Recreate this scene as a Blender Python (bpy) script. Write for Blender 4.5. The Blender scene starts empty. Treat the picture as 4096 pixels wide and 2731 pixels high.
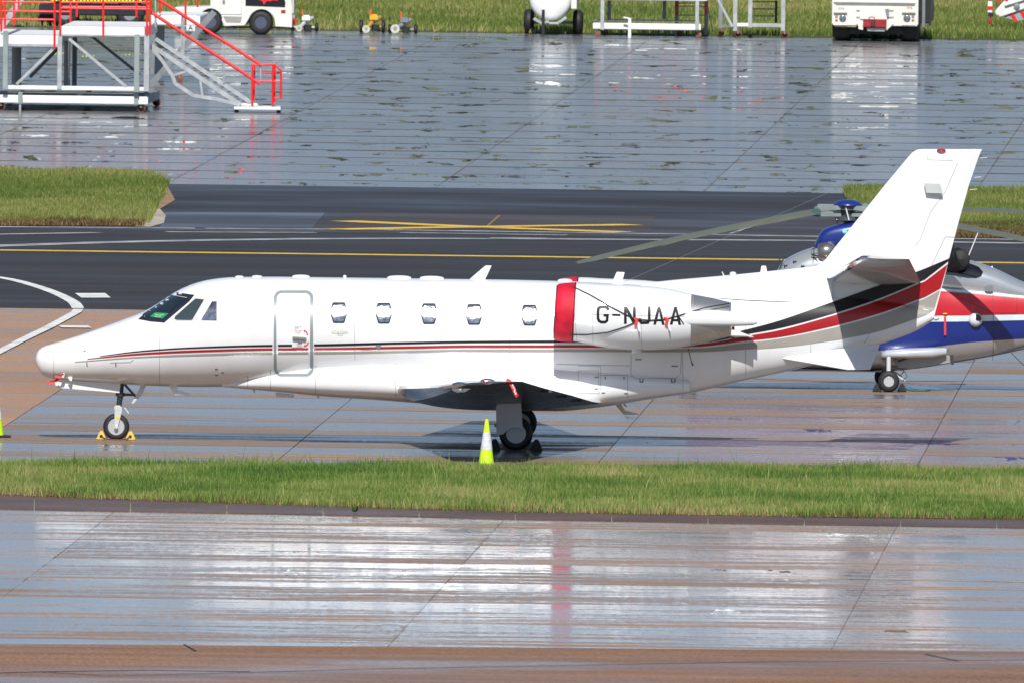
import bpy, bmesh, math, random
import numpy as np
from mathutils import Vector, Matrix
random.seed(7); np.random.seed(7)
R = math.radians
scene = bpy.context.scene
col = scene.collection

# ---------------------------------------------------------------- camera, sky, sun, exposure
FPX, CAMH, CAMD = 95000.0, 16.3, 400.0           # focal length in photo pixels, height, distance to the jet
PITCH, ROLL = math.atan((1365.5 + 2100) / FPX), R(0.70)
cam_pos = Vector((0, -CAMD, CAMH))
fw = Vector((0, math.cos(PITCH), -math.sin(PITCH))); u0 = Vector((0, math.sin(PITCH), math.cos(PITCH))); r0 = Vector((1, 0, 0))
cr = math.cos(ROLL) * r0 + math.sin(ROLL) * u0
cu = math.cos(ROLL) * u0 - math.sin(ROLL) * r0
cd = bpy.data.cameras.new('camera'); cam = bpy.data.objects.new('camera', cd); col.objects.link(cam)
cam.matrix_world = Matrix(((cr.x, cu.x, -fw.x, cam_pos.x), (cr.y, cu.y, -fw.y, cam_pos.y), (cr.z, cu.z, -fw.z, cam_pos.z), (0, 0, 0, 1)))
cd.sensor_width = 36; cd.lens = FPX / 4096 * 36; cd.clip_start = 1; cd.clip_end = 12000
cd.dof.use_dof = True; cd.dof.focus_distance = 400; cd.dof.aperture_fstop = 20
scene.camera = cam

SUN_EL = R(44)
w = bpy.data.worlds.new('World'); scene.world = w; w.use_nodes = True
nt = w.node_tree; nt.nodes.clear()
sky = nt.nodes.new('ShaderNodeTexSky'); sky.sky_type = 'NISHITA'; sky.sun_disc = False
sky.sun_elevation = SUN_EL; sky.sun_rotation = R(180); sky.air_density = 1.0; sky.dust_density = 0.6; sky.ozone_density = 1.6
bg = nt.nodes.new('ShaderNodeBackground'); bg.inputs['Strength'].default_value = 0.095
wo = nt.nodes.new('ShaderNodeOutputWorld')
# broken fair-weather cloud, thicker higher up
tc = nt.nodes.new('ShaderNodeTexCoord'); mp = nt.nodes.new('ShaderNodeMapping'); mp.inputs['Scale'].default_value = (1, 1, 3.2)
cn = nt.nodes.new('ShaderNodeTexNoise'); cn.inputs['Scale'].default_value = 3.1; cn.inputs['Detail'].default_value = 7
crp = nt.nodes.new('ShaderNodeValToRGB'); crp.color_ramp.elements[0].position = .50; crp.color_ramp.elements[1].position = .70
cmx = nt.nodes.new('ShaderNodeMixRGB'); cmx.inputs['Color2'].default_value = (6.0, 6.5, 7.6, 1)
hz = nt.nodes.new('ShaderNodeMixRGB'); hz.inputs['Color2'].default_value = (.85, 1.75, 4.0, 1)       # blue-grey distance haze low down
sxyz = nt.nodes.new('ShaderNodeSeparateXYZ'); hr = nt.nodes.new('ShaderNodeMapRange'); hr.inputs['From Min'].default_value = .0; hr.inputs['From Max'].default_value = .24
hr.inputs['To Min'].default_value = .88; hr.inputs['To Max'].default_value = 0.0
L = nt.links
L.new(tc.outputs['Generated'], mp.inputs['Vector']); L.new(mp.outputs[0], cn.inputs['Vector']); L.new(cn.outputs['Fac'], crp.inputs[0])
cf = nt.nodes.new('ShaderNodeMath'); cf.operation = 'MULTIPLY'; cf.inputs[1].default_value = .42
L.new(tc.outputs['Generated'], sxyz.inputs[0]); L.new(sxyz.outputs['Z'], hr.inputs['Value']); L.new(hr.outputs[0], hz.inputs['Fac']); L.new(sky.outputs[0], hz.inputs['Color1'])
L.new(crp.outputs[0], cf.inputs[0]); L.new(cf.outputs[0], cmx.inputs['Fac']); L.new(hz.outputs[0], cmx.inputs['Color1']); L.new(cmx.outputs[0], bg.inputs['Color']); L.new(bg.outputs[0], wo.inputs[0])

sd = bpy.data.lights.new('sun', 'SUN'); sd.energy = 5.0; sd.angle = R(0.5); sd.color = (1, .965, .91)
sun = bpy.data.objects.new('sun', sd); col.objects.link(sun)
sdir = Vector((-0.015, -math.cos(SUN_EL), math.sin(SUN_EL)))      # towards the sun, behind the viewer
sun.rotation_euler = sdir.to_track_quat('Z', 'Y').to_euler(); sun.location = (0, -20, 40)
vs = scene.view_settings; vs.view_transform = 'Standard'; vs.look = 'None'; vs.exposure = 0.06; vs.gamma = 1; vs.use_curve_mapping = False
scene.render.engine = 'CYCLES'
scene.cycles.max_bounces = 8; scene.cycles.use_denoising = True

# ---------------------------------------------------------------- measuring helpers (photo pixel -> point of the place at a known plane)
def ray(px, py):
    return (fw * FPX + cr * (px - 2048) - cu * (py - 1365.5)).normalized()
def G(px, py, z=0.0):
    d = ray(px, py); t = (z - cam_pos.z) / d.z
    return cam_pos + d * t
class Frame:
    def __init__(s, origin, yaw=0.0):
        s.o = Vector(origin); s.yaw = yaw
        s.ex = Vector((math.cos(yaw), math.sin(yaw), 0)); s.ey = Vector((-math.sin(yaw), math.cos(yaw), 0))
    def __call__(s, px, py, yl=0.0):
        d = ray(px, py); t = (s.o + s.ey * yl - cam_pos).dot(s.ey) / d.dot(s.ey)
        p = cam_pos + d * t - s.o
        return (p.dot(s.ex), p.z)
    def v(s, px, py, yl=0.0):
        x, z = s(px, py, yl); return Vector((x, yl, z))
    def on(s, px, py, fn, y0=-.8):
        y = y0
        for _ in range(4):
            x, z = s(px, py, y); y = fn(x, z)
        return x, z

# ---------------------------------------------------------------- materials
MATS = {}
def mat(name, c, rough=.5, metal=0, coat=0, bump=0, bscale=20, var=.12, vscale=3, spec=.5, transl=0, stretch=(1, 1, 1), emit=None, ior=None):
    if name in MATS: return MATS[name]
    m = bpy.data.materials.new(name); m.use_nodes = True; n = m.node_tree.nodes; l = m.node_tree.links
    b = n['Principled BSDF']
    tc = n.new('ShaderNodeTexCoord'); mp = n.new('ShaderNodeMapping'); mp.inputs['Scale'].default_value = stretch
    l.new(tc.outputs['Object'], mp.inputs[0])
    nz = n.new('ShaderNodeTexNoise'); nz.inputs['Scale'].default_value = vscale; nz.inputs['Detail'].default_value = 6
    l.new(mp.outputs[0], nz.inputs['Vector'])
    mr = n.new('ShaderNodeMapRange'); mr.inputs['From Min'].default_value = .3; mr.inputs['From Max'].default_value = .7
    mr.inputs['To Min'].default_value = 1 - var; mr.inputs['To Max'].default_value = 1 + var * .4
    l.new(nz.outputs['Fac'], mr.inputs['Value'])
    mx = n.new('ShaderNodeMixRGB'); mx.blend_type = 'MULTIPLY'; mx.inputs[0].default_value = 1; mx.inputs[1].default_value = (*c, 1)
    l.new(mr.outputs[0], mx.inputs[2]); l.new(mx.outputs[0], b.inputs['Base Color'])
    rr = n.new('ShaderNodeMapRange'); rr.inputs['To Min'].default_value = max(.01, rough * .8); rr.inputs['To Max'].default_value = min(1, rough * 1.25)
    l.new(nz.outputs['Fac'], rr.inputs['Value']); l.new(rr.outputs[0], b.inputs['Roughness'])
    b.inputs['Metallic'].default_value = metal; b.inputs['Coat Weight'].default_value = coat; b.inputs['Coat Roughness'].default_value = .04
    b.inputs['Specular IOR Level'].default_value = spec
    if bump:
        nb = n.new('ShaderNodeTexNoise'); nb.inputs['Scale'].default_value = bscale; nb.inputs['Detail'].default_value = 4
        l.new(mp.outputs[0], nb.inputs['Vector'])
        bp = n.new('ShaderNodeBump'); bp.inputs['Strength'].default_value = bump; bp.inputs['Distance'].default_value = .02
        l.new(nb.outputs['Fac'], bp.inputs['Height']); l.new(bp.outputs[0], b.inputs['Normal'])
    MATS[name] = m; return m

def wet_ground(name, dry, wetc, size, wet_bias=0.0, puddle=.62, rough_dry=.5, rough_wet=.16, blue=1.0, grad=.5, seed=0, psc=.35, brush=1, edge_dry=.5, bumpk=.3, jdark=0.0, soft=.17, ks=1.0, rnd=.3, kbig=1.2, kr=1.0):
    """rain-wet concrete: every slab drains to one edge, a film of water left in the low part, still puddles in the dips"""
    m = bpy.data.materials.new(name); m.use_nodes = True; n = m.node_tree.nodes; l = m.node_tree.links
    b = n['Principled BSDF']
    geo = n.new('ShaderNodeNewGeometry'); tc = n.new('ShaderNodeTexCoord'); oi = n.new('ShaderNodeObjectInfo')
    def math_(op, a, c=None, d=None, clamp=False):
        k = n.new('ShaderNodeMath'); k.operation = op; k.use_clamp = clamp
        for i, v in enumerate((a, c, d)):
            if v is None: continue
            if isinstance(v, (int, float)): k.inputs[i].default_value = v
            else: l.new(v, k.inputs[i])
        return k.outputs[0]
    def noise(scale3, sc, det=5, rough=.55, src=None, off=0):
        mp = n.new('ShaderNodeMapping'); mp.inputs['Scale'].default_value = scale3; mp.inputs['Location'].default_value = (seed + off, seed * 2.3, 0)
        l.new(src or geo.outputs['Position'], mp.inputs[0])
        k = n.new('ShaderNodeTexNoise'); k.inputs['Scale'].default_value = sc; k.inputs['Detail'].default_value = det; k.inputs['Roughness'].default_value = rough
        l.new(mp.outputs[0], k.inputs['Vector']); return k.outputs['Fac']
    sx = n.new('ShaderNodeSeparateXYZ'); l.new(tc.outputs['Object'], sx.inputs[0])
    v = math_('MULTIPLY', sx.outputs['Y'], 1.0 / size)                    # -.5 near edge .. .5 far edge of the slab
    big = noise((.16, .5, 1), 1.0); mid = noise((.5, 1.6, 1), 1.6, off=9); fine = noise((1, 1, 1), 14, off=4)
    brushy = noise((3.2, .3, 1), 3.0, 3, off=2); brushx = noise((.22, 1.7, 1), 2.0, 4, .65, off=3)
    wv = math_('MULTIPLY', v, grad)
    streak = noise((.13, .95, 1), 1.5, 6, .68, off=33); streak2 = noise((.16, 1.25, 1), 1.7, 6, .7, off=57)
    s = math_('ADD', wv, math_('MULTIPLY', math_('SUBTRACT', big, .5), kbig))
    s = math_('ADD', s, math_('MULTIPLY', math_('SUBTRACT', streak, .5), 1.5 * ks))
    s = math_('ADD', s, math_('MULTIPLY', math_('SUBTRACT', mid, .5), .55))
    s = math_('ADD', s, math_('MULTIPLY', math_('SUBTRACT', oi.outputs['Random'], .5), rnd))
    s = math_('ADD', s, math_('MULTIPLY', math_('SUBTRACT', brushy, .5), .55 * brush))
    s = math_('ADD', s, math_('MULTIPLY', math_('SUBTRACT', brushx, .5), .70 * brush))
    uu = math_('ABSOLUTE', math_('MULTIPLY', sx.outputs['X'], 1.0 / size)); vv = math_('ABSOLUTE', v)
    ed = n.new('ShaderNodeMapRange'); ed.interpolation_type = 'SMOOTHSTEP'; ed.inputs['From Min'].default_value = .40; ed.inputs['From Max'].default_value = .497
    l.new(math_('MAXIMUM', math_('SUBTRACT', uu, .055), vv), ed.inputs['Value'])
    s = math_('SUBTRACT', s, math_('MULTIPLY', ed.outputs[0], edge_dry))
    s = math_('ADD', s, wet_bias)
    wet = n.new('ShaderNodeMapRange'); wet.interpolation_type = 'SMOOTHSTEP'; wet.inputs['From Min'].default_value = -soft; wet.inputs['From Max'].default_value = soft
    l.new(s, wet.inputs['Value']); wet = wet.outputs[0]
    pn = noise((psc * 1.5, psc * .38, 1), 1.6, 3, .5, off=21)
    pn = math_('ADD', pn, math_('MULTIPLY', math_('SUBTRACT', brushy, .5), .25))
    pn = math_('ADD', pn, math_('MULTIPLY', wv, .12))
    pud = n.new('ShaderNodeMapRange'); pud.interpolation_type = 'SMOOTHSTEP'; pud.inputs['From Min'].default_value = puddle; pud.inputs['From Max'].default_value = puddle + .035
    l.new(pn, pud.inputs['Value']); pud = math_('MULTIPLY', pud.outputs[0], wet)
    cm = n.new('ShaderNodeMixRGB'); cm.inputs[1].default_value = (*dry, 1); cm.inputs[2].default_value = (*wetc, 1); l.new(wet, cm.inputs[0])
    fm = n.new('ShaderNodeMapRange'); fm.inputs['From Min'].default_value = .3; fm.inputs['From Max'].default_value = .7; fm.inputs['To Min'].default_value = .8; fm.inputs['To Max'].default_value = 1.15
    l.new(fine, fm.inputs['Value'])
    rm = n.new('ShaderNodeMapRange'); rm.inputs['To Min'].default_value = .86; rm.inputs['To Max'].default_value = 1.12; l.new(oi.outputs['Random'], rm.inputs['Value'])
    mm = math_('MULTIPLY', fm.outputs[0], rm.outputs[0])
    jd = n.new('ShaderNodeMapRange'); jd.interpolation_type = 'SMOOTHSTEP'; jd.inputs['From Min'].default_value = .455; jd.inputs['From Max'].default_value = .49; l.new(vv, jd.inputs['Value'])
    jd = math_('MULTIPLY', jd.outputs[0], math_('MULTIPLY_ADD', mid, 1.4, .1, clamp=True)); mm = math_('MULTIPLY', mm, math_('MULTIPLY_ADD', jd, -jdark, 1.0))
    c2 = n.new('ShaderNodeMixRGB'); c2.blend_type = 'MULTIPLY'; c2.inputs[0].default_value = 1; l.new(cm.outputs[0], c2.inputs[1]); l.new(mm, c2.inputs[2])
    l.new(c2.outputs[0], b.inputs['Base Color'])
    r1 = math_('MULTIPLY_ADD', wet, rough_wet - rough_dry, rough_dry)
    rs = n.new('ShaderNodeMapRange'); rs.inputs['From Min'].default_value = .36; rs.inputs['From Max'].default_value = .64; rs.inputs['To Min'].default_value = .35; rs.inputs['To Max'].default_value = .35 + 2.4 * kr; l.new(streak2, rs.inputs['Value'])
    r1 = math_('MULTIPLY', r1, rs.outputs[0])
    r2 = math_('MULTIPLY_ADD', pud, -1.0, 1.0)
    rf = math_('ADD', math_('MULTIPLY', r1, r2), math_('MULTIPLY_ADD', jd, jdark * .3, .012))
    l.new(rf, b.inputs['Roughness'])
    b.inputs['IOR'].default_value = 1.36
    sp = math_('MULTIPLY', math_('MULTIPLY_ADD', wet, .42, .10), math_('MULTIPLY_ADD', jd, -jdark, 1.0)); l.new(sp, b.inputs['Specular IOR Level'])
    bh = math_('ADD', math_('MULTIPLY', fine, .5), math_('MULTIPLY', brushy, .5))
    bp = n.new('ShaderNodeBump'); bp.inputs['Distance'].default_value = .004
    l.new(math_('MULTIPLY', r2, bumpk), bp.inputs['Strength']); l.new(bh, bp.inputs['Height']); l.new(bp.outputs[0], b.inputs['Normal'])
    return m

# ---------------------------------------------------------------- object helpers
def tag(o, label=None, cat=None, group=None, kind=None):
    if label: o['label'] = label
    if cat: o['category'] = cat
    if group: o['group'] = group
    if kind: o['kind'] = kind
    return o
def empty(name, loc, yaw=0, label=None, cat=None, group=None):
    o = bpy.data.objects.new(name, None); col.objects.link(o); o.location = loc; o.rotation_euler = (0, 0, yaw); o.empty_display_size = .3
    return tag(o, label, cat, group)
class MB:
    def __init__(s): s.v = []; s.f = []
    def add(s, vs, fs):
        k = len(s.v); s.v += [tuple(p) for p in vs]; s.f += [tuple(i + k for i in f) for f in fs]; return s
    def box(s, c, d, rot=None, taper=1.0):
        hx, hy, hz = d[0] / 2, d[1] / 2, d[2] / 2; vs = []
        for z in (-1, 1):
            t = taper if z > 0 else 1
            for x, y in ((-1, -1), (1, -1), (1, 1), (-1, 1)): vs.append(Vector((x * hx * t, y * hy * t, z * hz)))
        if rot is not None: vs = [rot @ p for p in vs]
        c = Vector(c)
        return s.add([p + c for p in vs], [(0, 3, 2, 1), (4, 5, 6, 7), (0, 1, 5, 4), (1, 2, 6, 5), (2, 3, 7, 6), (3, 0, 4, 7)])
    def bar(s, a, b, w, h=None, up=(0, 0, 1)):
        a, b = Vector(a), Vector(b); h = h or w; d = (b - a).normalized(); u = Vector(up)
        if abs(d.dot(u)) > .98: u = Vector((0, 1, 0))
        x = d.cross(u).normalized(); z = x.cross(d).normalized()
        vs = [p + x * i * w / 2 + z * j * h / 2 for p in (a, b) for i, j in ((-1, -1), (1, -1), (1, 1), (-1, 1))]
        return s.add(vs, [(0, 1, 2, 3), (7, 6, 5, 4), (0, 4, 5, 1), (1, 5, 6, 2), (2, 6, 7, 3), (3, 7, 4, 0)])
    def tube(s, pts, r, n=8, closed=False):
        pts = [Vector(p) for p in pts]; rs = r if isinstance(r, (list, tuple)) else [r] * len(pts); m = len(pts); vs = []
        up0 = None
        for i, p in enumerate(pts):
            if closed: d = (pts[(i + 1) % m] - pts[i - 1])
            else: d = pts[min(i + 1, m - 1)] - pts[max(i - 1, 0)]
            d.normalize(); u = Vector((0, 0, 1)) if abs(d.z) < .9 else Vector((0, 1, 0))
            if up0 is not None and abs(d.dot(up0)) < .95: u = up0
            x = d.cross(u).normalized(); z = x.cross(d).normalized(); up0 = z
            for k in range(n):
                a = 2 * math.pi * k / n; vs.append(p + (x * math.cos(a) + z * math.sin(a)) * rs[i])
        fs = []
        for i in range(m if closed else m - 1):
            j = (i + 1) % m
            for k in range(n): fs.append((i * n + k, i * n + (k + 1) % n, j * n + (k + 1) % n, j * n + k))
        if not closed: fs += [tuple(range(n))[::-1], tuple((m - 1) * n + k for k in range(n))]
        return s.add(vs, fs)
    def lathe(s, prof, c, axis='y', n=32, sx=1.0):
        """prof: list of (radius, along) round the axis"""
        c = Vector(c); vs = []
        for r, t in prof:
            for k in range(n):
                a = 2 * math.pi * k / n; p, q = r * math.cos(a), r * math.sin(a)
                vs.append(c + (Vector((p, t, q)) if axis == 'y' else Vector((t, p, q)) if axis == 'x' else Vector((p, q, t))))
        fs = []; m = len(prof)
        for i in range(m - 1):
            for k in range(n): fs.append((i * n + k, i * n + (k + 1) % n, (i + 1) * n + (k + 1) % n, (i + 1) * n + k))
        if prof[0][0] > 1e-6: fs.append(tuple(range(n)))
        if prof[-1][0] > 1e-6: fs.append(tuple((m - 1) * n + k for k in range(n)))
        return s.add(vs, fs)
    def loft(s, rings, cap=True, closed=True):
        n = len(rings[0]); vs = [p for r in rings for p in r]; fs = []
        for i in range(len(rings) - 1):
            for k in range(n if closed else n - 1): fs.append((i * n + k, i * n + (k + 1) % n, (i + 1) * n + (k + 1) % n, (i + 1) * n + k))
        if cap and closed: fs += [tuple(range(n))[::-1], tuple((len(rings) - 1) * n + k for k in range(n))]
        return s.add(vs, fs)
    def prism(s, poly, y0, y1):
        """poly: [(x,z)] extruded along y"""
        n = len(poly); vs = [(x, y0, z) for x, z in poly] + [(x, y1, z) for x, z in poly]
        return s.add(vs, [tuple(range(n)), tuple(range(2 * n - 1, n - 1, -1))] + [(k, (k + n), (k + 1) % n + n, (k + 1) % n) for k in range(n)])
    def build(s, name, m, parent=None, smooth=False, bevel=0, angle=35, loc=None, recalc=True):
        me = bpy.data.meshes.new(name); me.from_pydata(s.v, [], s.f)
        bm = bmesh.new(); bm.from_mesh(me)
        bmesh.ops.remove_doubles(bm, verts=bm.verts, dist=1e-6)
        if recalc: bmesh.ops.recalc_face_normals(bm, faces=bm.faces)
        if bevel: bmesh.ops.bevel(bm, geom=[e for e in bm.edges if len(e.link_faces) == 2 and e.calc_face_angle(0) > .6], offset=bevel, segments=2, affect='EDGES', clamp_overlap=True)
        bm.to_mesh(me); bm.free()
        if smooth:
            for p in me.polygons: p.use_smooth = True
            try: me.set_sharp_from_angle(angle=R(angle))
            except Exception: pass
        me.materials.append(m)
        o = bpy.data.objects.new(name, me); col.objects.link(o)
        if parent: o.parent = parent
        if loc is not None: o.location = loc
        return o
def copy_tree(o, parent=None):
    c = o.copy(); col.objects.link(c); c.parent = parent
    for ch in list(o.children): copy_tree(ch, c)
    return c
def pchip(xs, ys):
    xs = np.array(xs, float); ys = np.array(ys, float); h = np.diff(xs); d = np.diff(ys) / h; m = np.zeros(len(xs))
    for i in range(1, len(xs) - 1):
        if d[i - 1] * d[i] > 0:
            w1, w2 = 2 * h[i] + h[i - 1], h[i] + 2 * h[i - 1]; m[i] = (w1 + w2) / (w1 / d[i - 1] + w2 / d[i])
    m[0], m[-1] = d[0], d[-1]
    def f(x):
        x = min(max(x, xs[0]), xs[-1]); i = min(max(int(np.searchsorted(xs, x)) - 1, 0), len(h) - 1); t = (x - xs[i]) / h[i]
        return float(ys[i] * (1 + 2 * t) * (1 - t) ** 2 + m[i] * h[i] * t * (1 - t) ** 2 + ys[i + 1] * t * t * (3 - 2 * t) + m[i + 1] * h[i] * t * t * (t - 1))
    return f
def ring(x, zc, hw, hh, n=2.0, N=72, y0=0.0):
    out = []
    for k in range(N):
        a = 2 * math.pi * k / N; c, s_ = math.cos(a), math.sin(a)
        out.append((x, y0 + hw * math.copysign(abs(c) ** (2 / n), c), zc + hh * math.copysign(abs(s_) ** (2 / n), s_)))
    return out
def conform(name, polys, fn, off, m, parent, sx=.08, sz=.035, smooth=True):
    """flat outlines in the local x,z plane laid on a curved skin y=fn(x,z), standing off by off metres"""
    bm = bmesh.new()
    for poly in polys:
        vs = [bm.verts.new((x, 0, z)) for x, z in poly]
        try: bm.faces.new(vs)
        except ValueError: pass
    xs = [v.co.x for v in bm.verts]; zs = [v.co.z for v in bm.verts]
    for k in np.arange(math.floor(min(xs) / sx) * sx + sx, max(xs), sx):
        bmesh.ops.bisect_plane(bm, geom=bm.verts[:] + bm.edges[:] + bm.faces[:], plane_co=(k, 0, 0), plane_no=(1, 0, 0))
    for k in np.arange(math.floor(min(zs) / sz) * sz + sz, max(zs), sz):
        bmesh.ops.bisect_plane(bm, geom=bm.verts[:] + bm.edges[:] + bm.faces[:], plane_co=(0, 0, k), plane_no=(0, 0, 1))
    for v in bm.verts: v.co.y = fn(v.co.x, v.co.z) - off
    bmesh.ops.triangulate(bm, faces=bm.faces[:])
    for f in bm.faces:
        f.normal_update()
        if f.normal.y > 0: f.normal_flip()
    me = bpy.data.meshes.new(name); bm.to_mesh(me); bm.free()
    for p in me.polygons: p.use_smooth = smooth
    me.materials.append(m)
    o = bpy.data.objects.new(name, me); col.objects.link(o)
    if parent: o.parent = parent
    return o
def stroke(pts, w):
    """mitred thick polyline as quads"""
    pts = [Vector(p) for p in pts]; L_, R_ = [], []
    for i, p in enumerate(pts):
        d1 = (p - pts[i - 1]).normalized() if i else None; d2 = (pts[i + 1] - p).normalized() if i < len(pts) - 1 else None
        if d1 is None: nn = Vector((-d2.y, d2.x)); k = 1
        elif d2 is None: nn = Vector((-d1.y, d1.x)); k = 1
        else:
            n1, n2 = Vector((-d1.y, d1.x)), Vector((-d2.y, d2.x)); nn = (n1 + n2).normalized(); k = 1 / max(.35, nn.dot(n1))
        L_.append(p + nn * w / 2 * k); R_.append(p - nn * w / 2 * k)
    return [[L_[i], L_[i + 1], R_[i + 1], R_[i]] for i in range(len(pts) - 1)]
def rrect(x0, y0, x1, y1, r, n=5):
    out = []
    for cx, cy, a0 in ((x1 - r, y0 + r, -90), (x1 - r, y1 - r, 0), (x0 + r, y1 - r, 90), (x0 + r, y0 + r, 180)):
        for k in range(n + 1):
            a = R(a0 + 90 * k / n); out.append((cx + r * math.cos(a), cy + r * math.sin(a)))
    return out
def text_polys(txt, x0, y0, x1, y1):
    """triangles of a word fitted to a box (photo pixels, y down)"""
    cv = bpy.data.curves.new('t', 'FONT'); cv.body = txt; cv.resolution_u = 2
    ob = bpy.data.objects.new('t', cv); me = bpy.data.meshes.new_from_object(ob)
    xs = [v.co.x for v in me.vertices]; ys = [v.co.y for v in me.vertices]
    ax, bx, ay, by = min(xs), max(xs), min(ys), max(ys)
    P = [(x0 + (v.co.x - ax) / (bx - ax) * (x1 - x0), y1 - (v.co.y - ay) / (by - ay) * (y1 - y0)) for v in me.vertices]
    out = [[P[i] for i in p.vertices] for p in me.polygons]
    bpy.data.objects.remove(ob); bpy.data.curves.remove(cv); bpy.data.meshes.remove(me)
    return out
def wheel(parent, c, Rt, wd, Rr, tm, rm, n=36, name='wheel', holes=0):
    """tyre and rim, axle along y"""
    cx, cy, cz = c; h = wd / 2; k = h * .55
    t = MB().lathe([(Rr, -h * .8), (Rr * 1.06, -h * .95), ((Rr + Rt) / 2, -h), (Rt - h * .45, -h * .92), (Rt - h * .12, -h * .62), (Rt, -h * .2), (Rt, h * .2), (Rt - h * .12, h * .62), (Rt - h * .45, h * .92), ((Rr + Rt) / 2, h), (Rr, h * .8)], (0, 0, 0), n=n).build(name, tm, parent, smooth=True, loc=c)
    r = MB().lathe([(Rr, -h * .82), (Rr * .95, -h * .84), (Rr * .88, -h * .5), (Rr * .5, -h * .42), (Rr * .34, -h * .66), (Rr * .12, -h * .78), (0, -h * .78)], (0, 0, 0), n=n).lathe([(Rr * .99, -h * .5), (Rr * .99, h * .8)], (0, 0, 0), n=n).build('rim', rm, t, smooth=True)
    if holes:
        mb = MB()
        for i in range(holes):
            a = 2 * math.pi * i / holes; mb.lathe([(0, -h * .475), (Rr * .13, -h * .475)], (Rr * .68 * math.cos(a), 0, Rr * .68 * math.sin(a)), n=10)
        mb.build('rim_holes', mat('hole black', (.01, .01, .012), .6), t)
    return t

# ---------------------------------------------------------------- ground
def sheet(name, pts, m, kind='structure', label=None, cat=None, thick=0):
    """pts: world xyz outline; a thin raised sheet"""
    mb = MB(); n = len(pts)
    if thick:
        mb.add([tuple(p) for p in pts] + [(p[0], p[1], p[2] - thick) for p in pts], [tuple(range(n)), tuple(range(2 * n - 1, n - 1, -1))] + [(k, k + n, (k + 1) % n + n, (k + 1) % n) for k in range(n)])
    else: mb.add([tuple(p) for p in pts], [tuple(range(n))])
    o = mb.build(name, m, recalc=bool(thick))
    if not thick and o.data.polygons[0].normal.z < 0: o.data.flip_normals()
    return tag(o, label, cat, None, kind)
def edge(p0, p1, z, ext=1.6):
    """two ground points on a line seen at pixels p0,p1, stretched beyond the frame"""
    a, b = G(*p0, z), G(*p1, z); d = b - a
    return a - d * ext, b + d * ext
soil = mat('rough airfield turf', (.085, .10, .035), .9, bump=.4, bscale=3)
sheet('ground', [(-4000, -1200, -.06), (4000, -1200, -.06), (4000, 6000, -.06), (-4000, 6000, -.06)], soil)

JA = math.atan(3702 / FPX)
U = Vector((math.cos(JA), -math.sin(JA), 0)); V = Vector((math.sin(JA), math.cos(JA), 0))
def uv(p): return p.dot(U), p.dot(V)
concrete_n = 0
def slab_field(parent, px_col, px_row, size, ylo, yhi, xlo, xhi, m, tilt, seed, left=None, g=.006):
    rnd = random.Random(seed)
    c0 = uv(G(*px_col))[0]; r0_ = uv(G(*px_row))[1]; vlo, vhi = uv(G(2048, ylo))[1], uv(G(2048, yhi))[1]
    h = size / 2 - g; t = .12
    mb = MB().box((0, 0, -t / 2), (2 * h, 2 * h, t))
    me = None
    k0, k1 = math.floor((vlo - r0_) / size), math.ceil((vhi - r0_) / size)
    for r in range(k0, k1):
        vc = r0_ + (r + .5) * size; y = vc * math.cos(JA)
        hw = (vc + CAMD) * 2048 / FPX + 3.5
        i0, i1 = math.floor((-hw + xlo - vc * math.sin(JA) - c0) / size), math.ceil((hw + xhi - vc * math.sin(JA) - c0) / size)
        for i in range(i0, i1):
            uc = c0 + (i + .5) * size; p = U * uc + V * vc
            if me is None:
                o = mb.build('slab', m, parent, bevel=.003); me = o.data
            else:
                o = bpy.data.objects.new('slab', me); col.objects.link(o); o.parent = parent
            if left and uc < c0 - 2 * size:
                if '_l' not in left: left['_l'] = me.copy(); left['_l'].materials[0] = left['m']
                o.data = left['_l']
            o.location = (p.x, p.y, rnd.uniform(-.0015, .0015))
            o.rotation_euler = (R(rnd.uniform(-1, 1) * tilt), R(rnd.uniform(-1, 1) * tilt * .5), -JA)

def root(name):
    o = bpy.data.objects.new(name, None); col.objects.link(o); o['kind'] = 'structure'; return o
joint = mat('joint sealant', (.095, .082, .075), .9, spec=.05)
def bed(name, y0, y1):
    a, b = edge((0, y0), (4096, y0 + 52), -.02); c, d = edge((0, y1), (4096, y1 + 52), -.02)
    return sheet(name, [a, b, d, c], joint)
m_stand = wet_ground('wet stand concrete', (.27, .178, .115), (.19, .19, .195), 5.27, edge_dry=.0, jdark=.3, wet_bias=.13, puddle=.67, rough_wet=.14, rough_dry=.40, grad=1.05, seed=3, soft=.42, ks=.55, rnd=.45, kbig=1.5, kr=.7)
m_orange = wet_ground('drier orange concrete', (.37, .215, .125), (.22, .20, .20), 5.27, edge_dry=.0, wet_bias=-.27, puddle=.72, rough_wet=.16, rough_dry=.5, grad=.25, seed=5, soft=.22, ks=1.0, rnd=.1, kbig=1.6, kr=.5)
m_far = wet_ground('wet far concrete', (.19, .15, .135), (.165, .17, .175), 6.15, edge_dry=.8, jdark=.95, bumpk=.15, wet_bias=.44, puddle=.59, rough_wet=.17, rough_dry=.4, grad=.35, seed=11, psc=.5, ks=.35, kr=.4)
m_near = wet_ground('wet near concrete', (.29, .18, .11), (.27, .265, .265), 6.15, edge_dry=.1, bumpk=.18, wet_bias=.12, puddle=.665, rough_wet=.055, rough_dry=.34, grad=.45, seed=31, soft=.30, ks=1.15, rnd=.15, kbig=1.1, kr=.7)
st = bed('stand_concrete', 2000, 1150); slab_field(st, (2522, 1700), (600, 1778), 5.27, 1905, 1180, 0, 0, m_stand, .05, 1, {'m': m_orange})
fa = bed('far_apron', 860, 60); slab_field(fa, (2824, 759), (2000, 764), 6.15, 800, 95, 0, 0, m_far, .05, 2)
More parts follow.
